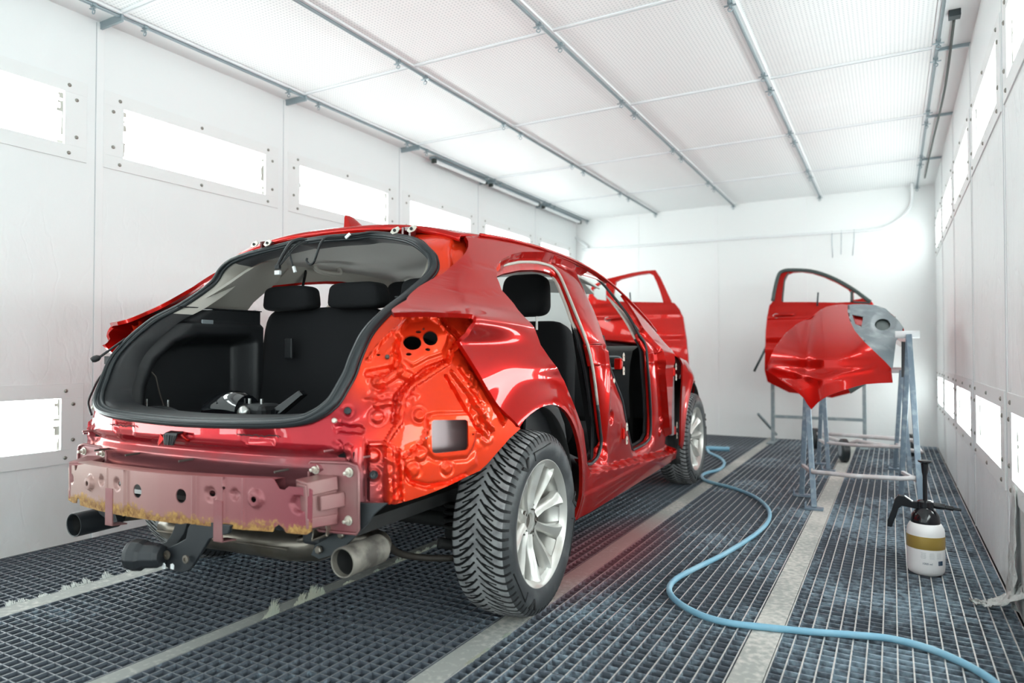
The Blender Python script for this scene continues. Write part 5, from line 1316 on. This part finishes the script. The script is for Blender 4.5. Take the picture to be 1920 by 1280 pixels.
# ---- detached doors hung on racks near the back wall
M['gasket'] = mat('gasket_dark_green_grey', (0.055, 0.075, 0.072), .5)
def door(name, pix_body, pix_win, y, gasket, label, handle, extra=None):
    """door panel from its measured outline at depth y (world), curved skin, window opening, frame, handle"""
    out = [(lambda p: (p.x, p.z))(W_(a, b, 1, y)) for a, b in pix_body]
    wins = [[(lambda p: (p.x, p.z))(W_(a, b, 1, y)) for a, b in w] for w in pix_win]
    zs = [p[1] for p in out]; zb, zt = min(zs), max(zs); xs = [p[0] for p in out]; xm = sum(xs) / len(xs)
    belt = max(q[1] for q in [min(w, key=lambda p: p[1]) for w in wins[:1]])
    root = empty(name, (xm, y, 0)); tag(root, label, 'car door', 'doors hung on racks by the back wall')
    def S(u, v):
        b = .05 * (1 - ((v - (zb + .42)) / .55) ** 2) if v < belt else .05 * (1 - ((belt - zb - .42) / .55) ** 2) + (v - belt) * -.18
        return (u - xm, -b, v)
    def dsp(uv, P):
        v = uv[:, 1]; return .010 * np.exp(-((v - (belt - .13)) / .018) ** 2) - .008 * np.exp(-((v - (belt - .40)) / .03) ** 2) + .006 * (v < belt - .01)
    skin(S, out, wins, .02, (0, -1, 0), dsp, .035).build('door_panel', M['red'], root, smooth=True, angle=50)
    def line(pts, r, m, nm, off=-.01):
        P = [(lambda p: (p.x - xm, S(p.x, p.z)[1] + off, p.z))(W_(a, b, 1, y)) for a, b in pts]
        return MB().tube(spline(P, 4), r, 8).build(nm, m, root, smooth=True)
    if gasket:
        for g in gasket: line(g[0], g[1], M['gasket'], 'window_gasket')
    hp = W_(*handle, 1, y); hx, hz = hp.x - xm, hp.z; hy = S(hp.x, hz)[1]
    h = MB().tube(spline([(hx - .09, hy - .01, hz), (hx - .07, hy - .045, hz + .005), (hx + .06, hy - .045, hz + .01), (hx + .09, hy - .012, hz + .012)], 5), .012, 10).build('door_handle', M['red'], root, smooth=True)
    MB().tube([(hx - .08 + .0 * cos(t) + .03 * cos(t), hy - .012, hz + .022 * sin(t)) for t in [2 * pi * i / 16 for i in range(16)]], .004, 6, closed=True).build('keyhole_ring', M['chrome'], root, smooth=True)
    return root, xm
ya = 7.45
dA, xa_ = door('car_door_shell', [(1448, 566), (1452, 540), (1458, 512), (1466, 504), (1480, 503), (1500, 503), (1520, 505), (1540, 509), (1560, 517), (1580, 527), (1600, 540), (1620, 555), (1634, 565), (1638, 570), (1638, 590), (1634, 640), (1628, 690), (1620, 720), (1600, 735), (1560, 745), (1480, 735), (1440, 715), (1435, 693), (1436, 660), (1437, 620), (1439, 596), (1443, 572)],
    [[(1468, 566), (1468, 550), (1470, 526), (1476, 513), (1486, 509), (1502, 508), (1522, 511), (1544, 518), (1568, 529), (1590, 542), (1594, 548), (1596, 566), (1570, 567), (1520, 566)], [(1601, 562), (1600, 547), (1604, 548), (1617, 559)]], ya,
    [([(1449, 564), (1453, 538), (1459, 514), (1467, 507), (1482, 505), (1520, 507), (1558, 519), (1598, 541), (1632, 566)], .018), ([(1467, 565), (1469, 540), (1471, 522), (1478, 511)], .008), ([(1597, 566), (1597, 546)], .012), ([(1600, 566), (1632, 568)], .008)],
    'red car door with dark window gasket on a rack behind the red bumper', (1472, 592))
yb_ = 6.9
dB, xb_ = door('car_door_shell', [(1100, 600), (1098, 560), (1104, 535), (1125, 522), (1146, 517), (1179, 509), (1205, 505), (1223, 504), (1232, 517), (1244, 540), (1257, 566), (1263, 568), (1272, 578), (1280, 594), (1287, 630), (1292, 668), (1294, 690), (1290, 740), (1270, 775), (1200, 780), (1120, 770), (1102, 700)],
    [[(1148, 564), (1146, 545), (1149, 526), (1158, 521), (1190, 513), (1211, 510), (1219, 514), (1226, 527), (1234, 546), (1241, 566), (1190, 565)], [(1106, 541), (1118, 531), (1130, 528), (1133, 563), (1116, 560), (1107, 552)]], yb_, None,
    'bare red car door standing on a rack beyond the bonnet of the car', (1152, 598))
# vertical rods seen through the windows
for (a, b, y, who) in (((1181, 548), (1183, 566), yb_, 0), ((1534, 548), (1532, 566), ya, 1)):
    p, q_ = W_(*a, 1, y - .02), W_(*b, 1, y - .02); r = MB().tube([tuple(p - Vector(((xb_, xa_)[who], y, 0))), tuple(q_ - Vector(((xb_, xa_)[who], y, .04)))], .008, 8); r.build('lock_rod', M['dark_steel'], (dB, dA)[who], smooth=True)
# door racks
def rack(xl, xr, y, zt, zbar, label):
    r = empty('door_rack', ((xl + xr) / 2, y, 0)); tag(r, label, 'rack', 'door racks'); c = (xl + xr) / 2
    for x in (xl, xr):
        MB().beam((x - c, .06, 0.012), (x - c, .06, zt), .035, .035, (0, 1, 0)).build('leg', M['stand_steel'], r, bevel=.004)
        MB().box((x - c - .035, -.16, 0), (x - c + .035, .30, .012)).build('foot', M['stand_steel'], r, bevel=.003)
    MB().beam((xl - c, .06, zbar), (xr - c, .06, zbar), .05, .03).build('crossbar', M['stand_steel'], r, bevel=.003)
    for x in (xl, xr): MB().beam((x - c, .06, zt - .25), (x - c, -.05, zt - .15), .02, .02).build('hook', M['stand_steel'], r)
    return r
M['stand_steel'] = mat('rack_steel', (0.26, 0.31, 0.33), .5, .3, var=(18, (0.42, 0.46, 0.47), .5, .75))
f1 = W_(1447, 830, 2, 0)
rk = rack(f1.x, f1.x + .86, ya + .12, 1.15, .27, 'tall grey steel rack carrying the red door with dark gasket')
MB().beam((-.43, .30, .05), (-.56, -.06, .30), .02, .02).build('prop', M['stand_steel'], rk)
rack(xb_ - .36, xb_ + .36, yb_ + .10, 1.15, .3, 'grey steel rack hidden behind the bonnet, carrying the bare red door')
rr_ = MB().tube([tuple(W_(1414, 696, 1, ya - .05)), tuple(W_(1437, 650, 1, ya - .03))], .012, 8).build('bar_handle', M['dark_steel'], smooth=True)
rr_.parent = dA; rr_.matrix_parent_inverse = Matrix.Translation((-xa_, -ya, 0))

# ---- low trolley on castors behind the bumper stand
tr = empty('trolley', (-.25, 6.85, 0)); tag(tr, 'low pale trolley frame on black wheels behind the bumper trestles', 'trolley')
M['pale_pipe'] = mat('pale_overspray_pipe', (0.52, 0.47, 0.47), .5, var=(14, (0.62, 0.62, 0.64), .45, .7))
for (x, y) in ((-.12, -.35), (-.42, .45), (.40, .35)):
    w = MB().lathe([(.03, -.03), (.085, -.03), (.10, -.02), (.10, .02), (.085, .03), (.03, .03)], (x, y, .10), (1, .35, 0), 28).build('wheel', M['rubber_seal'], tr, smooth=True, angle=40)
    MB().lathe([(.05, -.034), (.05, .034)], (x, y, .10), (1, .35, 0), 20).build('hub', M['steel'], w, smooth=True, angle=40)
tf = MB().tube([(-.12, -.35, .14), (-.02, -.36, .19), (.45, -.40, .13), (.40, .35, .15), (-.42, .45, .15), (-.15, -.30, .17)], .016, 8); tf.build('frame_tube', M['pale_pipe'], tr, smooth=True)
MB().tube([(-.42, .45, .15), (.40, -.0, .18)], .016, 8).build('frame_brace', M['pale_pipe'], tr, smooth=True)

# ---- trestles with the red bumper
def trestle(name, L, Rr, zt, y0, spread, label, frames):
    """two A-frames joined by a top beam; L,R = x of the frames"""
    r = empty(name, ((L + Rr) / 2, y0, 0)); tag(r, label, 'trestle', 'trestles under the red bumper'); c = (L + Rr) / 2
    for x, dx in ((L, frames[0]), (Rr, frames[1])):
        for sy, sx in ((-1, 1), (1, -1)):
            foot = Vector((x - c + sx * dx, sy * spread, .014)); topp = Vector((x - c, sy * .02, zt if x == Rr else .80))
            MB().beam(foot, topp, .030, .030, (0, 1, 0)).build('leg', M['stand_grey'], r, bevel=.003)
            MB().box((foot.x - .05, foot.y - .03, 0), (foot.x + .05, foot.y + .03, .014)).build('foot_plate', M['stand_grey'], r, bevel=.002)
            MB().box((foot.x - .05, foot.y - .034, 0), (foot.x - .044, foot.y + .034, .04)).build('foot_flange', M['stand_grey'], r)
    for sy in (-1,):
        zc = .22; k = 1 - zc / zt
        MB().tube([(L - c + frames[0] * k * -sy - .0, sy * spread * k, zc + .01), (L - c + .04, sy * spread * k - .012, zc), ((Rr + L) / 2 - c, sy * spread * k - .012, zc - .006), (Rr - c - .05, sy * spread * k - .012, zc), (Rr - c + frames[1] * k * -sy, sy * spread * k, zc + .01)], .013, 8).build('front_rail', M['pale_pipe'], r, smooth=True)
    for x, dx in ((L, frames[0]), (Rr, frames[1])):
        MB().beam((x - c + dx * .75, -spread * .75, .21), (x - c - dx * .75, spread * .75, .21), .02, .02).build('side_rail', M['pale_pipe'], r, bevel=.003)
    MB().tube([(Rr - c - .07, 0, zt), (Rr - c + .055, 0, zt)], .022, 12).build('top_bar', M['white_paint'], r, smooth=True)
    return r
trestle('trestle', -.470, .085, 1.04, 4.62, .19, 'near grey steel trestle holding up the front of the red bumper', (.055, .05))
trestle('trestle', -.50, .06, .80, 6.1, .17, 'far grey steel trestle half hidden behind the near one', (.05, .05))
# bumper: curved shell lying over the two trestles, open side down
M['grey_grille'] = mat('bumper_grey_plastic', (0.17, 0.20, 0.22), .4, var=(12, (0.30, 0.34, 0.36), .5, .75))
bp = empty('front_bumper', (-.20, 4.7, 0)); tag(bp, 'red and grey front bumper cover draped over two steel trestles', 'bumper')
def bdepth(px, py):
    """world y of the shell at a measured point: nearest along its lower middle, falling away to both ends and over the top"""
    u = (px - 1560) / 125.0; v = (py - 690) / 100.0
    return 4.46 + .42 * max(0, -u - .1) ** 1.6 * .8 + .16 * max(0, u) ** 2 + .60 * max(0, -v - .15) ** 1.7 - .10 * max(0, v)
def S_bump(a, b): 
    px, py = a * 1000, b * 1000
    p = W_(px, py, 1, bdepth(px, py)); return (p.x + .20, p.y - 4.7, p.z)
def K(pts): return [(a / 1000., b / 1000.) for a, b in pts]
red_o = K([(1436, 693), (1440, 680), (1452, 652), (1472, 625), (1494, 607), (1520, 594), (1536, 582), (1549, 575), (1562, 572), (1578, 570), (1590, 571), (1589, 583), (1593, 600), (1603, 620), (1620, 640), (1641, 660), (1660, 678), (1671, 690), (1674, 717), (1648, 718), (1622, 720), (1606, 724), (1593, 728), (1582, 731), (1571, 735), (1557, 740), (1545, 746), (1532, 755), (1521, 767), (1514, 758), (1507, 746), (1494, 734), (1477, 722), (1456, 707)])
def bd(uv, P):
    d = np.zeros(len(uv)); ln = K([(1450, 690), (1500, 700), (1540, 712), (1580, 700), (1640, 690)])
    d += .010 * np.exp(-(segdist(ln, uv, False) / .006) ** 2)
    ln = K([(1520, 594), (1512, 640), (1508, 700)]); d += -.010 * np.exp(-(segdist(ln, uv, False) / .008) ** 2)
    return d
skin(S_bump, red_o, [], .004, (0, -1, .2), bd, .004).build('painted_shell', M['red'], bp, smooth=True, angle=50)
grey_o = K([(1590, 571), (1602, 570), (1622, 570), (1642, 572), (1660, 578), (1674, 590), (1686, 602), (1694, 614), (1690, 622), (1680, 640), (1674, 690), (1671, 690), (1660, 678), (1641, 660), (1620, 640), (1603, 620), (1593, 600), (1589, 583)])
gh = [K([(1598, 586), (1619, 590), (1616, 609), (1604, 604)]), K([(1656 + 15 * cos(t), 605 + 11 * sin(t)) for t in [2 * pi * i / 14 for i in range(14)]])]
skin(S_bump, grey_o, gh, .004, (0, -1, .2), lambda uv, P: -.012 * np.exp(-(segdist(gh[0], uv) / .008) ** 2) - .012 * np.exp(-(segdist(gh[1], uv) / .007) ** 2), .004).build('grey_lower_grille', M['grey_grille'], bp, smooth=True, angle=50)
def S_b2(a, b): x, y, z = S_bump(a, b); return (x + .01, y + .07, z)
skin(S_b2, K([(1594, 580), (1625, 584), (1622, 612), (1600, 610)]), [], .006, (0, -1, .2), None, .004).build('inner_red_wall', M['red'], bp, smooth=True)
skin(S_b2, K([(1632, 590), (1676, 592), (1678, 622), (1636, 624)]), [], .006, (0, -1, .2), None, .004).build('fog_lamp_recess', M['gasket'], bp, smooth=True)
# far half of the shell, beyond the crest
rows = []
for i in range(8):
    t = i / 7; rows.append([tuple(Vector(S_bump(a, b)) + Vector((.05 * t + .02 * t, .10 + 1.35 * t, -.18 * t * t - .02))) if t else S_bump(a, b) for a, b in K([(1472, 625), (1494, 607), (1520, 594), (1549, 575), (1578, 570), (1602, 570), (1642, 572), (1674, 590), (1694, 614)])])
MB().grid(rows).build('far_shell', M['red'], bp, smooth=True, solid=.004)
MB().prism([W_(a, b, 1, 5.1) - Vector((-.20, 4.7, 0)) for a, b in ((1587, 722), (1624, 720), (1595, 738))], (0, .004, 0)).build('black_liner_corner', M['gasket'], bp)
MB().prism([W_(a, b, 1, 5.0) - Vector((-.20, 4.7, 0)) for a, b in ((1690, 640), (1708, 642), (1707, 706), (1690, 707))], (0, .01, 0)).build('black_flap', M['hitch_black'], bp)

# ---- spray bottle on the right-hand grating
c_ = (W_(1708, 1060, 2, .03) + W_(1764, 1060, 2, .03)) / 2
bt = empty('pump_sprayer', (c_.x, c_.y, 0)); tag(bt, 'white pump spray bottle with gold label band and black trigger head', 'spray bottle')
k_ = .00252; R0 = .0705
M['bottle_white'] = mat('bottle_white', (0.78, 0.76, 0.76), .38); M['label_gold'] = mat('label_gold', (0.36, 0.24, 0.055), .35, .3); M['gloss_black'] = mat('gloss_black', (0.01, 0.01, 0.012), .15)
prof = [(.0, .0), (.052, 0), (.063, .006), (.069, .018), (.0705, .035), (.0705, .175), (.068, .192), (.060, .208), (.053, .215)]
bo2 = MB().lathe(prof, (0, 0, 0), (0, 0, 1), 48, cap=False).build('bottle', M['bottle_white'], bt, smooth=True, angle=50)
MB().lathe([(.0712, .112), (.0714, .113), (.0714, .163), (.0712, .164)], (0, 0, 0), (0, 0, 1), 48, cap=False).build('gold_band', M['label_gold'], bo2, smooth=True)
MB().lathe([(.055, .213), (.055, .222), (.051, .245), (.040, .262), (.027, .272), (.026, .276), (.030, .278), (.030, .300), (.022, .306), (0, .306)], (0, 0, 0), (0, 0, 1), 40).build('shoulder_cap', M['gloss_black'], bt, smooth=True, angle=40)
view = atan2(-c_.y, -c_.x)           # direction from bottle to camera
ex = Vector((cos(view + pi / 2), sin(view + pi / 2), 0))   # to the right as seen
def bb(pts, w, m, nm): return MB().prism([ex * a + Vector((0, 0, b)) - Vector((cos(view), sin(view), 0)) * -w / 2 for a, b in pts], Vector((cos(view), sin(view), 0)) * -w).build(nm, m, bt, bevel=.003)
bb([(-.025, .268), (.03, .268), (.03, .303), (-.025, .303)], .045, M['gloss_black'], 'pump_block')
bb([(-.020, .300), (-.045, .298), (-.075, .318), (-.100, .318), (-.112, .300), (-.125, .250), (-.140, .205), (-.142, .180), (-.124, .178), (-.118, .200), (-.108, .225), (-.098, .262), (-.085, .275), (-.040, .268), (-.020, .268)], .028, M['gloss_black'], 'trigger_handle')
MB().tube([ex * .028 + Vector((0, 0, .288)), ex * .07 + Vector((0, 0, .284)), ex * .072 + Vector((0, 0, .284)), ex * .10 + Vector((0, 0, .281)), ex * .102 + Vector((0, 0, .281)), ex * .128 + Vector((0, 0, .279))], [.013, .013, .010, .010, .006, .006], 12).build('nozzle', M['gloss_black'], bt, smooth=True, angle=30)
MB().lathe([(.0085, .30), (.0085, .41), (.012, .425), (.014, .455), (.014, .46), (.026, .468), (.026, .474), (0, .475)], (0, 0, 0), (0, 0, 1), 24).build('pump_rod', M['gloss_black'], bt, smooth=True, angle=40)
# small print on the label
def text(s, size, loc_a, z, rad, m, parent):
    """letters wrapped onto the bottle's cylinder, loc_a = angle offset from the camera side (to the right)"""
    cu = bpy.data.curves.new('label_text', 'FONT'); cu.body = s; cu.size = size; cu.extrude = .0002; cu.align_x = 'CENTER'
    o = bpy.data.objects.new('label_text', cu); C.objects.link(o)
    dg = bpy.context.evaluated_depsgraph_get(); me = bpy.data.meshes.new_from_object(o.evaluated_get(dg)); bpy.data.objects.remove(o)
    for v in me.vertices:
        a = view + loc_a + v.co.x / rad; v.co = Vector((cos(a) * (rad + .0006 + v.co.z), sin(a) * (rad + .0006 + v.co.z), z + v.co.y))
    me.materials.append(m); q_ = bpy.data.objects.new('label_text', me); C.objects.link(q_); q_.parent = parent
M['print_grey'] = mat('print_grey', (0.45, 0.46, 0.48), .6); M['print_dark'] = mat('print_dark', (0.02, 0.05, 0.10), .6)
text('1000 ml', .0115, .08, .052, .0705, M['print_dark'], bo2)
for j, a in enumerate((-.12, .32, .72)):
    mm = MB()
    for r_ in range(6):
        L = .020 * (1 - .25 * ((r_ * 7 + j * 3) % 4) / 4)
        pts = [(cos(view + a + t / .0705) * .0711, sin(view + a + t / .0705) * .0711, .100 - r_ * .0045) for t in np.linspace(-L / 2, L / 2, 6)]
        mm.tube(pts, .0006, 4)
    mm.build('print_block', M['print_grey'], bo2)
mm = MB()
for i in range(9):
    a = view + .70 + .035 * i
    for w in range(1 + (i % 3 == 0)): mm.box((-.0007, -.0007, .050), (.0007, .0007, .068), None); 
    for q_ in range(8 * (1 + (i % 3 == 0))): 
        x, y, z = mm.v[-1 - q_]; mm.v[-1 - q_] = (x + cos(a + .01 * (q_ // 8)) * .0708, y + sin(a + .01 * (q_ // 8)) * .0708, z)
mm.build('barcode', M['print_dark'], bo2)

# ---- blue air hose snaking over the grating
M['hose_blue'] = mat('hose_blue', (0.20, 0.42, 0.56), .45, var=(6, (0.34, 0.55, 0.66), .45, .75))
hp_ = [(1326, 841), (1330, 848), (1345, 855), (1355, 862), (1358, 870), (1348, 880), (1325, 886), (1316, 892), (1322, 900), (1345, 907), (1372, 914), (1400, 924), (1424, 937), (1441, 955), (1441, 975), (1424, 995), (1395, 1016), (1355, 1040), (1310, 1062), (1272, 1082), (1256, 1098), (1258, 1115), (1280, 1135), (1320, 1155), (1370, 1168), (1440, 1176), (1520, 1184), (1600, 1190), (1670, 1197), (1740, 1215), (1800, 1240), (1850, 1268), (1880, 1295), (1900, 1330)]
R_H = .0115
hs = MB().tube(spline([tuple(W_(a, b, 2, R_H)) for a, b in hp_], 6), R_H, 12).build('air_hose', M['hose_blue'], smooth=True)
tag(hs, 'pale blue air hose snaking across the grating from the front wheel', 'hose')
a1, a2 = W_(1322, 840, 2, .02), W_(1368, 842, 2, .02)
ln_ = MB().tube([tuple(a1), tuple(a2)], .022, 10).build('hose_nozzle', M['hose_blue'], hs, smooth=True, angle=40)

# ---- torn film scrap by the right wall
M['film'] = mat('plastic_film', (0.62, 0.64, 0.62), .3, bump=(30, .8, .02))
rows = []
rnd = random.Random(5)
base = [W_(x, y, 2, .0) for x, y in ((1866, 1134), (1880, 1146), (1893, 1155), (1905, 1140), (1916, 1150))]
for i in range(14):
    t = i / 13; 
    c0 = Vector((.385 - .14 * (1 - t), 3.05 - .12 * t, 0)); rows.append([c0 + Vector((rnd.uniform(-.006, .006), .05 * (k - 4) / 4 * (.3 + t) + rnd.uniform(-.008, .008), .004 + .10 * t * t + abs(rnd.uniform(0, .018)))) for k in range(9)])
fs_ = MB().grid(rows).build('film_scrap', M['film'], smooth=True, solid=.0015)
tag(fs_, 'torn scrap of whitish masking film trailing from the right wall onto the grating', 'plastic film')
rows = []
for i in range(12):
    t = i / 11; rows.append([(XR - .012 - .02 * abs(sin(k * 1.3 + i)) * (1 - t), 2.93 + .035 * k * (1 - .5 * t) + .04 * t, .03 + .42 * t) for k in range(6)])
MB().grid(rows).build('hanging_film', M['film'], fs_, smooth=True, solid=.001)

# ---- frayed fibre edges sticking up along the strips
def fray(name, x, y0, y1, n, h, lean, m, label, seed):
    rn = random.Random(seed); mb = MB(); tufts = [(rn.uniform(y0, y1), rn.uniform(.35, 1)) for _ in range(max(3, int((y1 - y0) * 16)))]
    for i in range(n):
        ty, th_ = rn.choice(tufts); g_ = rn.gauss(0, .016); y = ty + g_
        L = h * th_ * rn.uniform(.4, 1) * exp(-(g_ / .02) ** 2); a = rn.uniform(-.6, .6) + g_ * 20; p = Vector((x + rn.uniform(-.006, .006), y, .0))
        q1 = p + Vector((lean * L * .4, a * L * .2, L * .6)); q2 = p + Vector((lean * L * .9, a * L * .5, L))
        w = .0007; d = Vector((w, w, 0)); b = len(mb.v)
        mb.v += [tuple(p - d), tuple(p + d), tuple(q1 - d * .8), tuple(q1 + d * .8), tuple(q2)]
        mb.face((b, b + 1, b + 3, b + 2)); mb.face((b + 2, b + 3, b + 4))
    o = mb.build(name, m); tag(o, label, 'fibre fringe', kind='stuff')
M['fibre'] = mat('glass_fibre', (0.60, 0.60, 0.50), .8, var=(5, (0.45, 0.58, 0.52), .5, .7))
M['fibre_white'] = mat('white_fibre', (0.72, 0.73, 0.70), .8)
fray('frayed_fibre', -1.928, 1.66, 2.02, 700, .075, .25, M['fibre'], 'pale frayed fibre tufts along the strip under the tailpipe', 1)
fray('frayed_fibre', -1.930, 2.05, 3.0, 700, .03, .4, M['fibre'], 'low frayed fibre edge continuing under the car', 2)
fray('frayed_fibre', -2.845, .9, 2.6, 1500, .032, -.8, M['fibre_white'], 'white frayed fibres along the leftmost floor strip', 3)
fray('frayed_fibre', -1.116, 1.72, 1.98, 400, .02, .8, M['fibre'], 'frayed greenish fibres in front of the rear tyre', 4)
